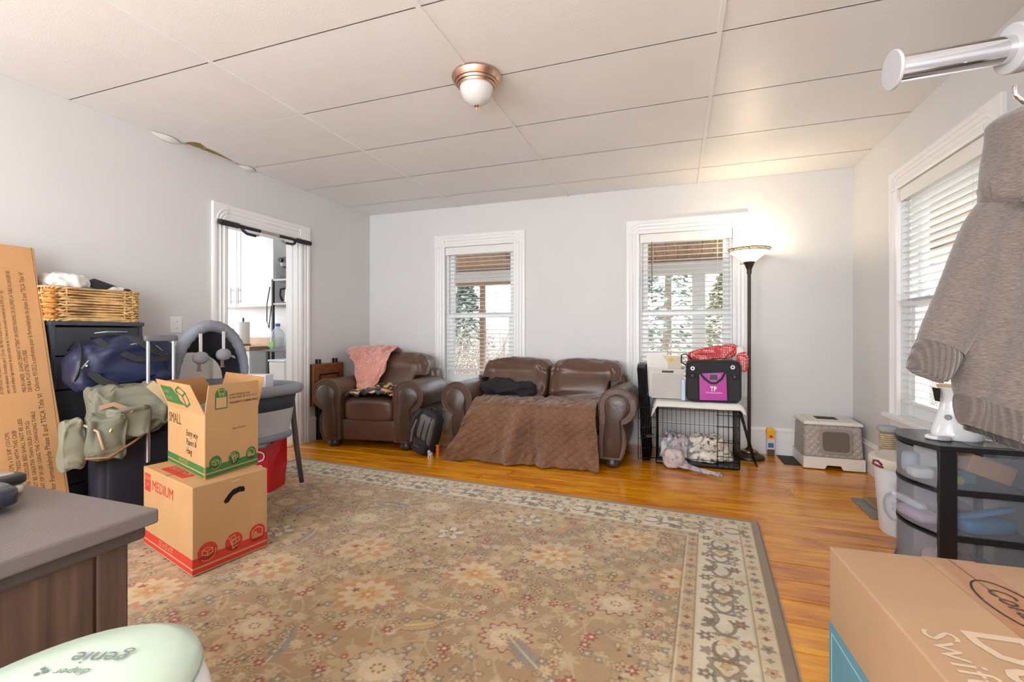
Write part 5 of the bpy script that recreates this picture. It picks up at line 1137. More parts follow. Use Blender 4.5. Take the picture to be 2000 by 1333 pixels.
gm = B().bb(1.045, 1.335, 3.185, 3.53, .0005, .009).obj('grey_mat', mat('grey_plush', (132,128,126), .95, bump=.6, bs=60, var=.2, vs=20), bev=.004); tag(gm, 'grey plush mat on the floor behind the bucket', 'mat')
sp2 = thing('scratching_post', 'rope wrapped cat scratching post with plush cap by the window wall', 'scratching post', (1.205, 3.42, .0095)); rope = mat('sisal_rope', (190,170,138), .95, bump=.6, bs=60, var=.2, vs=40)
B().bb(-.1,.1,-.1,.09,0,.02).obj('base', mat('post_base', (150,120,88), .8), sp2, bev=.004)
B().tube([(.042*math.cos(k*PI/6), .042*math.sin(k*PI/6), .025+.00105*k) for k in range(400)], .0066, 5).obj('rope_wrap', rope, sp2, smooth=True); B().cyl((0,0,.02), (0,0,.46), .04, n=16).obj('core', mat('post_core', (150,130,104), .9), sp2)
B().rbox((0,0,.468), (.11,.11,.04), e=(.5,.9), nu=12).obj('plush_cap', mat('plush_cap', (156,158,162), .95, bump=.5), sp2, smooth=True)
# bucket
bk = thing('food_bucket', 'white plastic bucket with embossed oval and a beige lid', 'bucket', (1.15, 3.01, 0)); pw = mat('bucket_white', (216,222,230), .4, var=.02)
B().lathe([(0,0),(.118,0),(.122,.006),(.148,.34),(.15,.345),(.158,.347),(.158,.372),(0,.372)], n=48).obj('pail', pw, bk, smooth=40)
B().lathe([(.163,.35),(.17,.36),(.17,.392),(.163,.402),(.14,.402),(.135,.394),(0,.394)], n=48).obj('lid', mat('bucket_lid', (206,198,184), .5), bk, smooth=40)
fbk = frame((-.088,-.093,.0), (.72,-.69,0), (-.05,-.05,1)); em_ = mat('emboss', (196,204,214), .45)
decal(stroke(circ(0, .17, .05, 28, ry=.075), .004, True)+stroke(circ(0, .17, .043, 28, ry=.068), .002, True), em_, bk, fbk, 'embossed_oval', lift=.011, th=.008)
text('B', .07, em_, bk, fbk, (-.02,.145), lift=.011); text('R', .045, em_, bk, fbk, (-.012,.265), lift=.02)
# ---------------------------------------------------------------- clear drawer tower
dt = thing('drawer_tower', 'three-tier clear plastic drawer tower with black frame under the side window', 'drawer unit', (1.0, 2.355, 0))
blk = mat('tower_black', (30,30,32), .35, var=.06); clr = clear('frosted_plastic', (206,212,222), .15, .22); clr2 = clear('clear_drawer', (216,222,232), .2, .1)
TW, TD = .385, .318     # along y, along x
def bow(s=0, n=13, x1=TD): return [(x1,0+s),(x1,TW-s)]+[(-.062*math.sin(PI*k/(n-1))+s, TW-s-(TW-2*s)*k/(n-1)) for k in range(n)]
for z0, z1, nm in ((.578,.6,'top_plate'), (.0,.03,'bottom_plate')): B().prism(bow(), z0, z1).obj(nm, blk, dt, bev=.003)
B().prism([(.12,.03),(TD-.02,.03),(TD-.02,TW-.03),(.12,TW-.03)], .6003, .6015).obj('top_inlay', mat('inlay', (64,62,62), .3), dt)
for y in (.0, TW-.02): B().bb(0,.06,y,y+.02,.03,.578).obj('post', blk, dt, bev=.003); B().bb(TD-.03,TD,y,y+.02,.03,.578).obj('post', blk, dt, bev=.003)
for z in (.415, .23):
    B().bb(.06,TD-.03,0,.012,z-.012,z+.012).bb(.06,TD-.03,TW-.012,TW,z-.012,z+.012).bb(TD-.012,TD,.02,TW-.02,z-.012,z+.012).obj('tier_rail', blk, dt, bev=.002); B().prism(bow(.004), z-.009, z-.002).obj('front_lip', blk, dt)
for z0, z1 in ((.035,.225), (.24,.41), (.425,.575)):
    dr = thing('drawer'); dr.parent = dt; dr.location = (0,0,z0); h = z1-z0-.006; pts = bow(.006)[2:]
    B().loft([[(x, y, 0) for x, y in pts], [(x-.004, y, h*.5) for x, y in pts], [(x, y, h) for x, y in pts]], cap=False, closed=False).obj('curved_front', clr2, dr, smooth=True, sol=.003)
    B().bb(.0,TD-.02,.014,.017,0,h*.96).bb(.0,TD-.02,TW-.017,TW-.014,0,h*.96).bb(TD-.022,TD-.019,.017,TW-.017,0,h*.96).obj('side', clr, dr); B().prism(bow(.012, x1=TD-.02), 0, .003).obj('floor_panel', clr, dr)
def item(name, label, cat, c, s, col, rz=0, e=(.4,.4), ry=0):
    o = B().rbox((0,0,0), s, e=e, nu=10).obj(name, mat(name, col, .5, var=.15), smooth=True); o.location = c; o.rotation_euler = (0, ry, rz); tag(o, label, cat)
    return o
item('kraft_carton', 'tilted kraft carton with green print in the top clear drawer', 'box', (1.18, 2.43, .51), (.16,.09,.075), (198,150,110), .1, (.12,.12), .35)
item('yellow_ball', 'yellow ball in the top clear drawer', 'ball', (1.085, 2.415, .452), (.045,.045,.045), (220,196,60), e=(1,1))
item('teal_toy', 'teal rubber toy in the top clear drawer', 'toy', (1.135, 2.47, .452), (.06,.06,.044), (70,140,160))
item('glass_jar', 'small glass jar behind the curved front of the top drawer', 'jar', (1.0, 2.60, .475), (.065,.065,.09), (168,176,190), e=(.4,1))
item('white_pouch', 'white pouch lying in the front of the top drawer', 'pouch', (1.0, 2.51, .452), (.08,.08,.045), (224,224,220))
item('red_tin', 'small red tin in the back corner of the top drawer', 'tin', (1.03, 2.68, .457), (.06,.05,.055), (196,96,100), e=(.3,.9))
item('blue_bag', 'bright blue folded bag in the middle drawer', 'bag', (1.18, 2.45, .275), (.2,.12,.06), (56,140,196), .3)
item('teal_folder', 'blue strip of fabric propped in the middle drawer', 'fabric', (1.17, 2.42, .325), (.2,.03,.02), (90,160,205), 0, (.3,.3), -.3)
item('pink_packet', 'pink packet at the front of the middle drawer', 'packet', (1.0, 2.53, .265), (.09,.17,.04), (206,178,200), .2)
item('white_tube', 'white tube with blue end in the middle drawer', 'tube', (.985, 2.58, .303), (.03,.2,.03), (216,220,232), .2, (.6,.3))
item('yellow_toys', 'yellow plastic toys in the bottom drawer', 'toy', (1.18, 2.43, .075), (.18,.08,.07), (214,184,76), .2, (.7,.7))
item('rose_cloth', 'rose cloth in the bottom drawer', 'cloth', (1.1, 2.52, .08), (.16,.14,.08), (206,150,160), .2, (.7,.7))
rl = B().tube([(.942,2.742,.413),(.93,2.755,.43),(.915,2.765,.43),(.912,2.762,.415),(.93,2.75,.406),(.945,2.738,.404)], .006, 6).obj('ribbon_loop', mat('maroon_ribbon', (110,34,44), .7), dt, smooth=True); rl.location = (-1.0,-2.355,0)
# treat-tossing pet camera on the tower
pcm = thing('pet_camera', 'white hourglass pet camera with a wooden lid on the drawer tower', 'pet camera', (1.14, 2.545, .6018)); wg = mat('gloss_white', (236,238,240), .15, coat=.4, var=.01)
B().lathe([(0,0),(.078,0),(.08,.004),(.078,.03),(.066,.075),(.054,.12),(.046,.165),(.05,.2),(.058,.222),(0,.222)], n=40, sx=1.1, sy=.9).obj('shell', wg, pcm, smooth=50)
B().lathe([(0,.2225),(.06,.2225),(.06,.23),(0,.231)], n=36, sx=1.1, sy=.9).obj('wooden_lid', mat('bamboo', (204,158,104), .45), pcm, smooth=40)
B().prism([(-.012,.16),(.012,.16),(.02,.218),(-.02,.218)], 0, .004, frame((-.0545,-.012,0), (.25,-.97,0), (-.1,.0,1))).obj('side_slot', m_black, pcm)
B().cyl((-.045,-.042,.095), (-.05,-.047,.095), .012, n=18).obj('lens', mat('lens_grey', (150,154,160), .15), pcm)
rg = thing('feeder_ring', 'small white ring tray beside the pet camera', 'ring', (1.047, 2.5, .6003)); B().tube([(.026*math.cos(t), .026*math.sin(t), .009) for t in np.linspace(0, 2*PI, 24, endpoint=False)], .0085, 8, closed=True).obj('ring', wg, rg, smooth=True); B().rbox((.02,-.03,.01), (.05,.026,.019), e=(.5,.7), nu=10).obj('toggle', mat('ring_grey', (170,172,176), .4), rg, smooth=True)
cbl = B().tube([(1.22,2.53,.606),(1.25,2.5,.606),(1.28,2.45,.607),(1.30,2.42,.607),(1.31,2.38,.606)], .0028, 6).obj('power_cable', mat('white_cable', (226,226,226), .5), smooth=True); tag(cbl, 'white power cable trailing across the drawer tower top', 'cable')
# ---------------------------------------------------------------- coat rack with chrome peg, hoodie
rkk = thing('coat_rack', 'white wall rack with a chrome tube peg and round end disc', 'coat rack', (.79, 1.2, 1.6)); chrome = mat('chrome', (226,226,228), .06, metal=1, var=0); whr = mat('rack_white', (176,176,178), .35)
B().bb(-.022,0,-.3,.203,-.15,.2).obj('board', whr, rkk, bev=.003)
p0, p1 = Vector((-.05,.224,.124)), Vector((-.283,.2,.106)); ax = (p1-p0).normalized()
B().cyl(p0-ax*.028, p0+ax*.004, .055, n=40).obj('flange', whr, rkk, bev=.003, smooth=40)
B().cyl(p0, p1, .0305, n=40).obj('peg_tube', chrome, rkk, smooth=40); B().cyl(p1, p1+ax*.008, .046, n=40).obj('end_disc', whr, rkk, bev=.002, smooth=40)
B().tube([(-.02,.16,-.02),(-.06,.16,-.03),(-.075,.16,-.01),(-.075,.16,.01)], .006, 8).obj('lower_hook', chrome, rkk, smooth=True)
def heather():
    t = NT('heather_fleece'); v = t.coords((1,1,1)); v2 = t.coords((30,30,260)); n = t.noise(v2, 3, 3, .7)
    t.l(t.ramp(n, [(.3, lin((70,62,57))), (.7, lin((116,105,98)))]), t.b.inputs['Base Color']); t.set(Roughness=.95, Sheen_Weight=.35); t.bump(t.noise(v, 300, 3), .35, .002); return t.m
def ribm():
    t = NT('ribbed_knit'); v = t.coords(); sep = t.n('ShaderNodeSeparateXYZ'); t.l(v, sep.inputs[0]); q = t.math('ADD', t.math('MULTIPLY', sep.outputs[0], .943), t.math('MULTIPLY', sep.outputs[1], .333))
    s_ = t.math('SINE', t.math('MULTIPLY', q, 560.0)); n = t.noise(t.coords((30,30,260)), 3, 3, .7)
    t.l(t.mixc(t.math('ADD', t.math('MULTIPLY', s_, .25), .5), t.ramp(n, [(.3, lin((54,47,42))), (.7, lin((84,74,68)))]), t.ramp(n, [(.3, lin((82,73,67))), (.7, lin((114,103,95)))])), t.b.inputs['Base Color']); t.set(Roughness=.95, Sheen_Weight=.3); t.bump(s_, .6, .003); return t.m
hm, rbm = heather(), ribm()
ho = thing('hoodie', 'heather grey hooded sweatshirt hanging by its hood from the wall rack', 'hoodie', (.636, 1.338, 0)); R_, F_ = Vector((.943,.333,0)), Vector((-.333,.943,0))
def hp(a, f, z): return R_*a+F_*f+Vector((0,0,z))
def ring(c, w, d, z, tilt, n=72, amp=.012):
    out = []
    for k in range(n):
        t = 2*PI*k/n; ca_, sa = math.cos(t), math.sin(t); a = c+w*math.copysign(abs(ca_)**.8, ca_); f = d*sa
        zz2 = z-tilt*(a-c+w); g = min(1, max(0, (1.33-z)/.2))
        k1 = fold(Vector((a*1.25+.12*(1.3-z), zz2*.22, 0)), 9, 91); k2 = fold(Vector((a*1.5-.2*z, zz2*.4, 1)), 17, 93)
        f += (-1 if sa < 0 else 1)*(.034*k1+.010*k2)*g*abs(sa)**.5; a += .004*k2*g
        out.append(hp(min(a, .158), f, zz2))
    return out
prof_ = [(1.35,.12,.04,.03,.03),(1.325,.108,.056,.042,.08),(1.28,.095,.076,.05,.14),(1.2,.083,.093,.056,.22),(1.12,.077,.1,.06,.28),(1.05,.072,.105,.062,.32),(.99,.07,.107,.064,.36),(.95,.07,.107,.066,.4),(.918,.07,.105,.064,.4)]
B().loft([ring(c, w, d, z, ti) for z, c, w, d, ti in prof_], cap=False).obj('torso', hm, ho, smooth=True, sub=1)
B().loft([ring(.07,.104,.064,.919,.4), ring(.07,.108,.068,.908,.4), ring(.07,.108,.068,.875,.4), ring(.07,.104,.065,.85,.4), ring(.07,.098,.06,.852,.4)], cap=False).obj('hem_rib', rbm, ho, smooth=True, sub=1)
def slv(pts, n=40):
    rings = []
    for i, (a, z, w, d, f0) in enumerate(pts):
        a2, z2 = pts[min(i+1, len(pts)-1)][:2]; a1, z1 = pts[max(i-1, 0)][:2]; L = math.hypot(a2-a1, z2-z1); ta, tz = (a2-a1)/L, (z2-z1)/L; na, nz = -tz, ta
        rg_ = []
        for t in np.linspace(0, 2*PI, n, endpoint=False):
            ct_, st = math.cos(t), math.sin(t); ct_ = math.copysign(abs(ct_)**.7, ct_); aa, z3 = a+na*w*ct_, z+nz*w*ct_
            rg_.append(hp(aa, f0+d*st*(1+.25*fold(Vector((aa*.9+z3*.5, z3*.7, 2)), 10, 97)), z3))
        rings.append(rg_)
    return B().loft(rings, cap=False)
slv([(.085,1.345,.05,.04,.02),(.06,1.3,.06,.045,.018),(.03,1.235,.058,.045,.015),(0,1.17,.056,.044,.012),(-.03,1.11,.054,.042,.01),(-.058,1.055,.051,.038,.01),(-.074,1.022,.047,.034,.01)]).obj('sleeve', hm, ho, smooth=True, sub=1)
slv([(-.073,1.024,.045,.032,.01),(-.079,1.014,.048,.035,.01),(-.09,.992,.047,.034,.01),(-.101,.968,.045,.032,.01),(-.106,.957,.043,.029,.01),(-.105,.959,.038,.024,.01)]).obj('cuff_rib', rbm, ho, smooth=True, sub=1)
def hood(p):
    d = p-Vector((.118,0,1.45)); h = (p.z-1.33)/.24
    wv = .075+.012*math.sin(h*7+1)+.02*max(0, .35-abs(h-.12))          # silhouette of the hanging hood
    a = .118+d.x/.07*wv-.018*math.sin(h*4.2); k1 = fold(Vector((d.x*1.1-.35*d.z, d.z*.55, .3)), 13, 95); k2 = fold(Vector((d.x, d.z, .6)), 24, 96)
    f = p.y*(1.0-.25*h)+(-1 if p.y < 0 else 1)*(.03*k1+.008*k2)
    return hp(min(a+.006*k1, .158), f, p.z+.012*k1*(1 if h > .8 else .3)+.02*math.sin(d.x*22)*max(0, h-.7))
B().rbox((.118,0,1.45), (.14,.12,.24), e=(.55,.7), fn=hood, nu=44).obj('hood', hm, ho, smooth=True, sub=1)
B().tube([hp(.05+.1*t-.01*math.sin(PI*t), -.05-.012*math.sin(PI*t), 1.345-.02*math.sin(PI*t)) for t in np.linspace(0, 1, 14)], .006, 8).obj('neck_seam', hm, ho, smooth=True)
# ---------------------------------------------------------------- big carton in the foreground
fx_ = thing('shipping_carton', 'large taped shipping carton with blue lower sides in the foreground', 'carton', (.362, 1.372, 0), math.radians(3.5)); m_card3 = cardboard('carton_foreground', (176,142,110))
FW, FD, FH = .40, .82, .52
B().bb(0,FW,-FD,0,0,FH).obj('body', m_card3, fx_, bev=.004, seg=3)
fl1 = frame((0,0,0), (0,-1,0), (0,0,1)); blu = mat('carton_blue', (88,140,156), .6, var=.04); decal([[(0,0),(FD,0),(FD,.335),(0,.335)]], blu, fx_, fl1, 'blue_print'); decal(stroke([(.015,0),(.015,.31),(FD,.31)], .004), mat('carton_blue_line', (150,190,204), .6), fx_, fl1, 'blue_line', lift=.001)
ft = frame((0,-FD,FH), (1,0,0), (0,1,0)); tape = mat('brown_tape', (166,112,66), .22, var=.1, vs=20, coat=.4)
decal([[(.19,0),(.295,0),(.295,FD+.0),(.19,FD+.0)]], tape, fx_, ft, 'packing_tape', lift=.0008); decal([[(.2425,0),(.2445,0),(.2445,FD),(.2425,FD)]], mat('seam', (110,76,48), .8), fx_, ft, 'flap_seam', lift=.0012)
pwt = mat('pale_print', (200,176,150), .7); frv = frame((.0,0,FH), (0,-1,0), (1,0,0))
text('Duet', .13, pwt, fx_, frv, (.31,.1), lift=.001, off=.002); text('Swift', .075, pwt, fx_, frv, (.33,.03), lift=.001)
lgk = mat('black_logo', (60,52,46), .6); decal(stroke(circ(.2, .25, .1, 40, ry=.045), .004, True), lgk, fx_, frv, 'printed_oval', lift=.0016); text('Coral', .055, lgk, fx_, frv, (.13,.235), lift=.0016, shear=.3)
# ---------------------------------------------------------------- rug: woven pattern carried by a fine colour grid
RL, RW, ST = 3.42, 2.36, .004
def rug():
    ex = Vector((.9983, -.0577, 0)); ey = Vector((.0577, .9983, 0))
    R = Vector((.427, 2.905, 0)); c = R-ex*RL/2-ey*RW/2
    nu, nv = int(RL/ST)+1, int(RW/ST)+1
    u = np.linspace(-RL/2, RL/2, nu); v = np.linspace(-RW/2, RW/2, nv)
    U, V = np.meshgrid(u, v, indexing='ij')
    L = lambda *c: np.array(lin(c))
    tan, cream, ivory, sand = L(158,129,92), L(198,178,142), L(204,192,168), L(182,154,112)
    rust, red, char, slate, gold, brown = L(182,120,72), L(140,66,54), L(70,61,54), L(134,126,112), L(188,152,96), L(118,96,72)
    img = np.empty((nu, nv, 3)); img[:] = tan
    rs = np.random.RandomState(5)
    def blotch(k, a):
        g = rs.rand(int(RL*k)+2, int(RW*k)+2); x = (U+RL/2)*k; y = (V+RW/2)*k; i, j = x.astype(int), y.astype(int); fx, fy = x-i, y-j
        fx = fx*fx*(3-2*fx); fy = fy*fy*(3-2*fy)
        n = g[i,j]*(1-fx)*(1-fy)+g[i+1,j]*fx*(1-fy)+g[i,j+1]*(1-fx)*fy+g[i+1,j+1]*fx*fy
        return 1+a*(n-.5)
    def win(x, y, r):
        return slice(max(0, int((x-r+RL/2)/ST)), max(0, int((x+r+RL/2)/ST)+2)), slice(max(0, int((y-r+RW/2)/ST)), max(0, int((y+r+RW/2)/ST)+2))
    def put(sl, m, col, a=1.0):
        m = np.clip(m, 0, 1)[..., None]*a; img[sl] = img[sl]*(1-m)+col*m
    sm = lambda d, w=ST*.75: np.clip(.5-d/(2*w), 0, 1)       # d<0 inside
    def polar(x, y, r, rot=0, k=8, a=.12, fill=None, out=None, ow=.003, sx=1, sy=1, al=1, ph=0, sharp=1):
        sl = win(x, y, r*1.5*max(sx, sy)); X, Y = U[sl]-x, V[sl]-y
        if X.size == 0: return
        cx, sn = math.cos(rot), math.sin(rot); A, Bq = (X*cx+Y*sn)/sx, (-X*sn+Y*cx)/sy
        th = np.arctan2(Bq, A); w = np.cos(k*th+ph); w = np.sign(w)*np.abs(w)**sharp
        d = np.hypot(A, Bq)-r*(1+a*w)
        if out is not None: put(sl, sm(np.abs(d)-ow/2), out, al)
        if fill is not None: put(sl, sm(d+(ow/2 if out is not None else 0)), fill, al)
    def seg(pts, wd, col, al=1):
        for (a, b), (c_, d_) in zip(pts, pts[1:]):
            r = math.hypot(c_-a, d_-b)/2+wd*2; sl = win((a+c_)/2, (b+d_)/2, r); X, Y = U[sl], V[sl]
            if X.size == 0: continue
            dx, dy = c_-a, d_-b; t = np.clip(((X-a)*dx+(Y-b)*dy)/(dx*dx+dy*dy+1e-9), 0, 1)
            put(sl, sm(np.hypot(X-a-t*dx, Y-b-t*dy)-wd/2), col, al)
    def curve(x, y, a, L_, bend, n=10):
        p = [(x, y)]
        for i in range(n): a += bend/n; x += math.cos(a)*L_/n; y += math.sin(a)*L_/n; p.append((x, y))
        return p
    def flower(x, y, r, k, fill, out=None, cen=None, rot=0, a=.28):
        polar(x, y, r, rot, k, a, fill, out, .0035); 
        if cen is not None: polar(x, y, r*.36, 0, 4, .1, cen, None)
    def leaf(x, y, L_, rot, w_, fill, out, spine, bend=.5, teeth=9):
        n = 11; p = curve(x, y, rot, L_, bend, n*2)
        for ps, (col, ex_) in enumerate(((out, .0035), (fill, 0))):
            for i in range(1, n*2, 2):
                t = i/(n*2); a, b = p[i]; an = rot+bend*t; q = w_*(math.sin(PI*(.12+.85*t))**.8)
                for s_ in (-1, 1):
                    aa = an+s_*.75; polar(a+math.cos(aa)*q*.55, b+math.sin(aa)*q*.55, q*.5+ex_, aa, 2, 0, col, None, sx=1.25, sy=.5)
        seg(p, .0045, spine)
    def palmette(x, y, r, rot, kind):
        polar(x, y, r*1.35, rot, 12, .16, mixn(tan, cream, .45), None, sx=1.12, al=.75, ph=1, sharp=.6)
        polar(x, y, r*1.15, rot, 15, .12, mixn(tan, sand, .6), None, sx=1.12, al=.8)
        if kind == 0:
            polar(x, y, r, rot, 20, .085, mixn(sand, cream, .35), char, .0055, sx=1.18, sharp=.7); polar(x, y, r*.78, rot, 12, .16, mixn(cream, sand, .4), None, sx=1.15, sharp=.6); polar(x, y, r*.56, rot+.2, 7, .28, mixn(rust, gold, .35), None, sx=1.2, al=.85, sharp=.6)
            polar(x, y, r*.34, rot, 8, .2, cream, None, sx=1.1); polar(x, y, r*.2, rot, 6, .25, gold, None); polar(x-r*.6, y, r*.1, 0, 5, .35, red, None); polar(x, y, r*.06, 0, 4, .2, red)
            for i in range(14): t = rot+i*2*PI/14; seg([(x+math.cos(t)*r*.45*1.15, y+math.sin(t)*r*.45), (x+math.cos(t)*r*.85*1.15, y+math.sin(t)*r*.85)], .003, mixn(tan, brown, .4), .6)
        elif kind == 1:
            polar(x, y, r*.95, rot, 10, .2, mixn(sand, cream, .3), None, sx=1.15, al=.9, sharp=.6); polar(x, y, r*.6, rot, 6, .25, mixn(slate, tan, .3), None, al=.8); polar(x, y, r*.44, rot+.4, 5, .35, ivory, char, .004, sharp=.6); polar(x, y, r*.2, rot, 6, .25, gold, char, .003)
            for i in range(11):
                t = rot+i*2*PI/11; polar(x+math.cos(t)*r*1.18, y+math.sin(t)*r*1.05, r*.07, t, 2, .2, char)
            for i in range(7):
                t = rot+.3+i*2*PI/7; polar(x+math.cos(t)*r*.72, y+math.sin(t)*r*.66, r*.13, t, 2, .0, sand, char, .0025, sx=1.4, sy=.6)
            for i in range(6): polar(x+rs.uniform(-.3,.3)*r, y+rs.uniform(-.3,.3)*r, r*.05, 0, 3, 0, [red, char][i % 2])
        elif kind == 2:
            polar(x, y, r*.95, rot, 18, .12, mixn(rust, tan, .35), None, sx=1.2, al=.8, sharp=.6); polar(x, y, r*.72, rot, 13, .14, mixn(cream, sand, .3), None, sx=1.2, sharp=.6); polar(x, y, r*.4, rot, 7, .25, gold, None, sx=1.2); polar(x, y, r*.2, rot, 6, .3, rust); polar(x-r*.55, y+r*.05, r*.11, 0, 5, .35, red); polar(x, y, r*.08, 0, 4, .2, cream)
        else:
            polar(x, y, r*.82, rot, 13, .12, mixn(L(176,160,140), sand, .4), char if kind == 3 else red, .0055 if kind == 3 else .009, sx=1.2, sharp=.7); polar(x, y, r*.58, rot, 9, .16, mixn(cream, sand, .2), None, sx=1.2)
            for i in range(9): t = rot+i*2*PI/9; polar(x+math.cos(t)*r*.62*1.2, y+math.sin(t)*r*.62, r*.09, t, 5, .2, [cream, gold][i % 2], mixn(tan, brown, .6), .0025)
            for i in range(7):
                t = i*2*PI/7; polar(x+math.cos(t)*r*.22, y+math.sin(t)*r*.17, r*.05, 0, 3, 0, red)
    mixn = lambda a, b, t: a*(1-t)+b*t
    # field scrolls, leaves, palmettes
    BW = .355; fx, fy = RL/2-BW, RW/2-BW
    for i in range(330):
        x, y = rs.uniform(-fx, fx), rs.uniform(-fy, fy); seg(curve(x, y, rs.uniform(0, 6.3), rs.uniform(.15, .4), rs.uniform(-2.4, 2.4)), .0045, mixn(tan, cream, .65), .8)
    for i in range(700):
        x, y = rs.uniform(-fx, fx), rs.uniform(-fy, fy); polar(x, y, rs.uniform(.012, .03), rs.uniform(0, 3), rs.randint(4, 8), .3, mixn(tan, cream, rs.uniform(.3, .75)), None, al=.75)
    pal = []
    sxp, syp = .58, .44; kinds = [0, 3, 2, 1, 4]
    for j in range(-3, 4):
        for i in range(-4, 5):
            x = i*sxp+(sxp/2 if j % 2 else 0)-.06; y = j*syp*.72+.05
            if abs(x) < fx+.05 and abs(y) < fy+.05: pal.append((x+rs.uniform(-.03, .03), y+rs.uniform(-.02, .02), kinds[(i*2+j*3) % 5]))
    for (x, y, k) in pal: palmette(x, y, (.135, .13, .125, .1, .085)[k], rs.uniform(-.3, .3), k)
    for (x, y, k) in pal[::1]: leaf(x+.2, y-.13, rs.uniform(.16, .26), rs.uniform(.3, 2.6), .04, [slate, mixn(tan, gold, .6), sand][rs.randint(3)], [char, char, rust][rs.randint(3)], [cream, rust][rs.randint(2)], rs.uniform(-.9, .9))
    def free(x, y, q): return all(math.hypot(x-a, y-b) > q for a, b, _ in pal)
    for i in range(1900):
        x, y = rs.uniform(-fx, fx), rs.uniform(-fy, fy)
        if not free(x, y, .115): continue
        t = rs.rand()
        if t < .11: flower(x, y, rs.uniform(.012, .02), 6, red, None, cream, rs.uniform(0, 1))
        elif t < .38: flower(x, y, rs.uniform(.012, .019), 5, sand, char, red, rs.uniform(0, 1))
        elif t < .58: flower(x, y, rs.uniform(.011, .017), 4, mixn(slate, tan, .3), char, cream, rs.uniform(0, 1))
        elif t < .75: flower(x, y, rs.uniform(.014, .022), 7, mixn(tan, cream, .7), None, gold, rs.uniform(0, 1))
        elif t < .9: polar(x, y, .011, rs.uniform(0, 3), 2, .3, sand, char, .003)
        else: polar(x, y, .007, 0, 3, .2, [red, char][rs.randint(2)])
    # border bands, drawn over the field
    E = np.minimum(RL/2-np.abs(U), RW/2-np.abs(V)); sl = (slice(None), slice(None))
    def band(e0, e1, col): put(sl, np.minimum(sm(e0-E), sm(E-e1)), col)
    band(-.1, .355, tan); band(.305, .355, sand); band(.105, .305, mixn(ivory, cream, .25)); band(.045, .105, cream); band(-.1, .045, L(132,112,88))
    for e, cl in ((.045, cream), (.105, brown), (.111, cream), (.298, cream), (.305, brown), (.355, ivory), (.362, brown)): band(e-.0022, e+.0022, cl)
    def run(off, step, fn):
        for sgn in (1, -1):
            n = int((RL-2*off)/step); st = (RL-2*off)/n
            for i in range(n+1): fn(-RL/2+off+i*st, sgn*(RW/2-off), 0 if sgn > 0 else PI, i)
            n = int((RW-2*off)/step); st = (RW-2*off)/n
            for i in range(1, n): fn(sgn*(RL/2-off), -RW/2+off+i*st, -sgn*PI/2, i)
    def gd(x, y, a, i):
        if i % 2: flower(x, y, .017, 5, [sand, slate][i//2 % 2], char, red, a)
        else: polar(x, y, .009, a, 4, .3, [red, slate][i//2 % 2], char, .002)
    run(.075, .058, gd); run(.33, .058, gd)
    def main(x, y, a, i):
        c_, s_ = math.cos(a), math.sin(a); T = lambda p, q: (x+p*c_-q*s_, y+p*s_+q*c_)
        k = i % 3
        for q in (-1, 1):
            seg([T(*p) for p in curve(.02, q*.02, q*.9, .15, -q*2.6)], .0105, char); seg([T(*p) for p in curve(.02, q*.02, q*.9, .15, -q*2.6)], .0058, [slate, mixn(brown, tan, .4), mixn(slate, tan, .5)][k])
        if k == 0:
            polar(*T(0, 0), .052, a, 10, .13, mixn(slate, tan, .5), char, .004, sx=1.15); polar(*T(0, 0), .034, a, 4, .12, cream, char, .003, sx=1.25); polar(*T(0, 0), .014, a, 5, .25, gold, char, .003)
            for q in (-1, 1): flower(*T(.055, q*.062), .018, 5, brown, char, cream); flower(*T(-.06, q*.058), .017, 5, slate, char, rust)
        elif k == 1:
            flower(*T(0, .01), .04, 8, cream, char, sand, a, .25); flower(*T(.0, .072), .018, 5, rust, char, cream); flower(*T(0, -.062), .021, 6, brown, char, cream)
        else:
            seg([T(*p) for p in curve(-.03, -.055, 1.2, .14, -2.4)], .018, char); seg([T(*p) for p in curve(-.03, -.055, 1.2, .14, -2.4)], .012, mixn(slate, tan, .3))
            flower(*T(.03, .055), .021, 6, brown, char, rust); flower(*T(-.035, .05), .02, 5, mixn(slate, tan, .4), char, cream); polar(*T(.045, -.05), .02, a, 5, .25, brown, char, .003)
    run(.205, .135, main)
    img *= (blotch(4, .12)*blotch(14, .12)*blotch(60, .10)*(1+.10*(rs.rand(nu, nv)-.5)))[..., None]
    me = bpy.data.meshes.new('rug_pile')
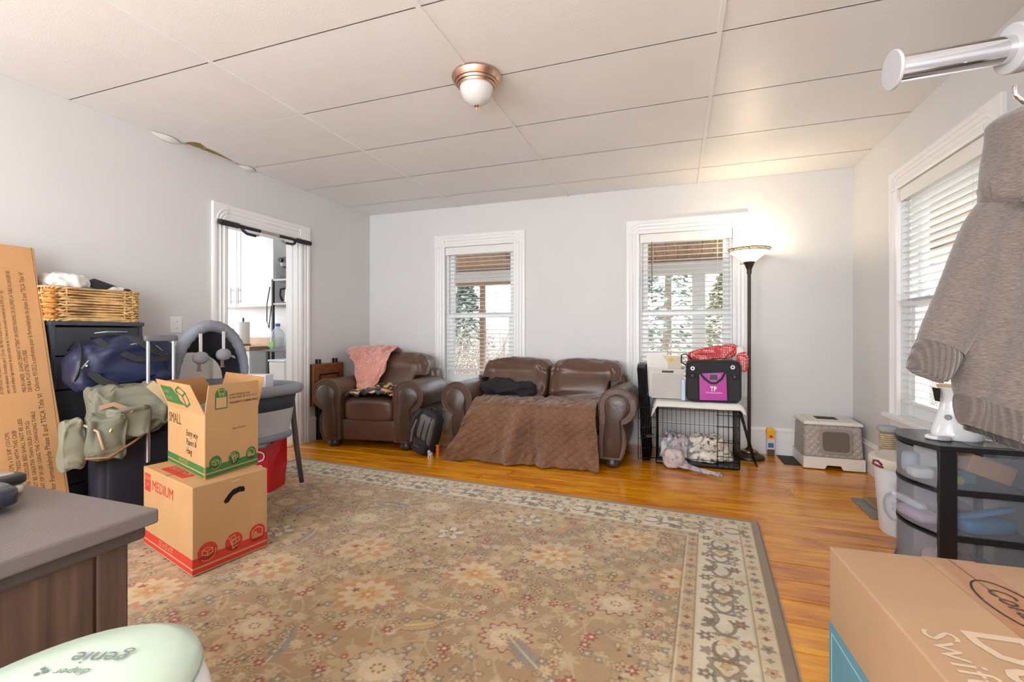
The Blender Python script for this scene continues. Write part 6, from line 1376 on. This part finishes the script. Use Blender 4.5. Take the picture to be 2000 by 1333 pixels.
    co = np.empty((nu, nv, 3), np.float32); Z = .012*np.clip(E/.006, .15, 1)+.0012*np.clip(np.sin(U*3)+np.sin(V*2.2+1), -1, 1)
    co[..., 0] = c.x+U*ex.x+V*ey.x; co[..., 1] = c.y+U*ex.y+V*ey.y; co[..., 2] = np.maximum(Z, .001)
    me.vertices.add(nu*nv); me.vertices.foreach_set('co', co.ravel())
    idx = np.arange(nu*nv).reshape(nu, nv)
    q = np.stack([idx[:-1,:-1], idx[1:,:-1], idx[1:,1:], idx[:-1,1:]], -1).reshape(-1, 4)
    me.loops.add(q.size); me.loops.foreach_set('vertex_index', q.ravel().astype(np.int32))
    me.polygons.add(len(q)); me.polygons.foreach_set('loop_start', np.arange(0, q.size, 4, dtype=np.int32)); me.polygons.foreach_set('use_smooth', np.ones(len(q), bool))
    at = me.color_attributes.new('weave', 'FLOAT_COLOR', 'POINT'); at.data.foreach_set('color', np.concatenate([np.clip(img, 0, 1), np.ones((nu, nv, 1))], -1).astype(np.float32).ravel())
    me.update(calc_edges=True); me.validate()
    t = NT('rug_weave'); a = t.n('ShaderNodeAttribute'); a.attribute_name = 'weave'; t.l(a.outputs['Color'], t.b.inputs['Base Color']); t.set(Roughness=.92, Sheen_Weight=.25, Specular_IOR_Level=.2)
    t.bump(t.noise(t.coords(), 260, 3), .5, .004); me.materials.append(t.m)
    root = thing('area_rug', 'large tan and cream floral rug with wide patterned border on the pine floor', 'rug')
    o = bpy.data.objects.new('woven_field', me); COL.objects.link(o); o.parent = root
    fr = B(); r2 = random.Random(2)
    for i in range(900):
        vv = -RW/2+RW*i/900; 
        for s in (1,):
            p = c+ex*(s*RL/2)+ey*vv; d = ex*s*r2.uniform(.006, .012)+ey*r2.uniform(-.004, .004)
            fr.add([p+Vector((0,0,.004)), p+ey*.0025+Vector((0,0,.004)), p+d+Vector((0,0,.002))], [(0,1,2)])
    fo = fr.obj('fringe', mat('rug_fringe', (176,160,132), .95), root); fo['kind'] = 'stuff'
rug()
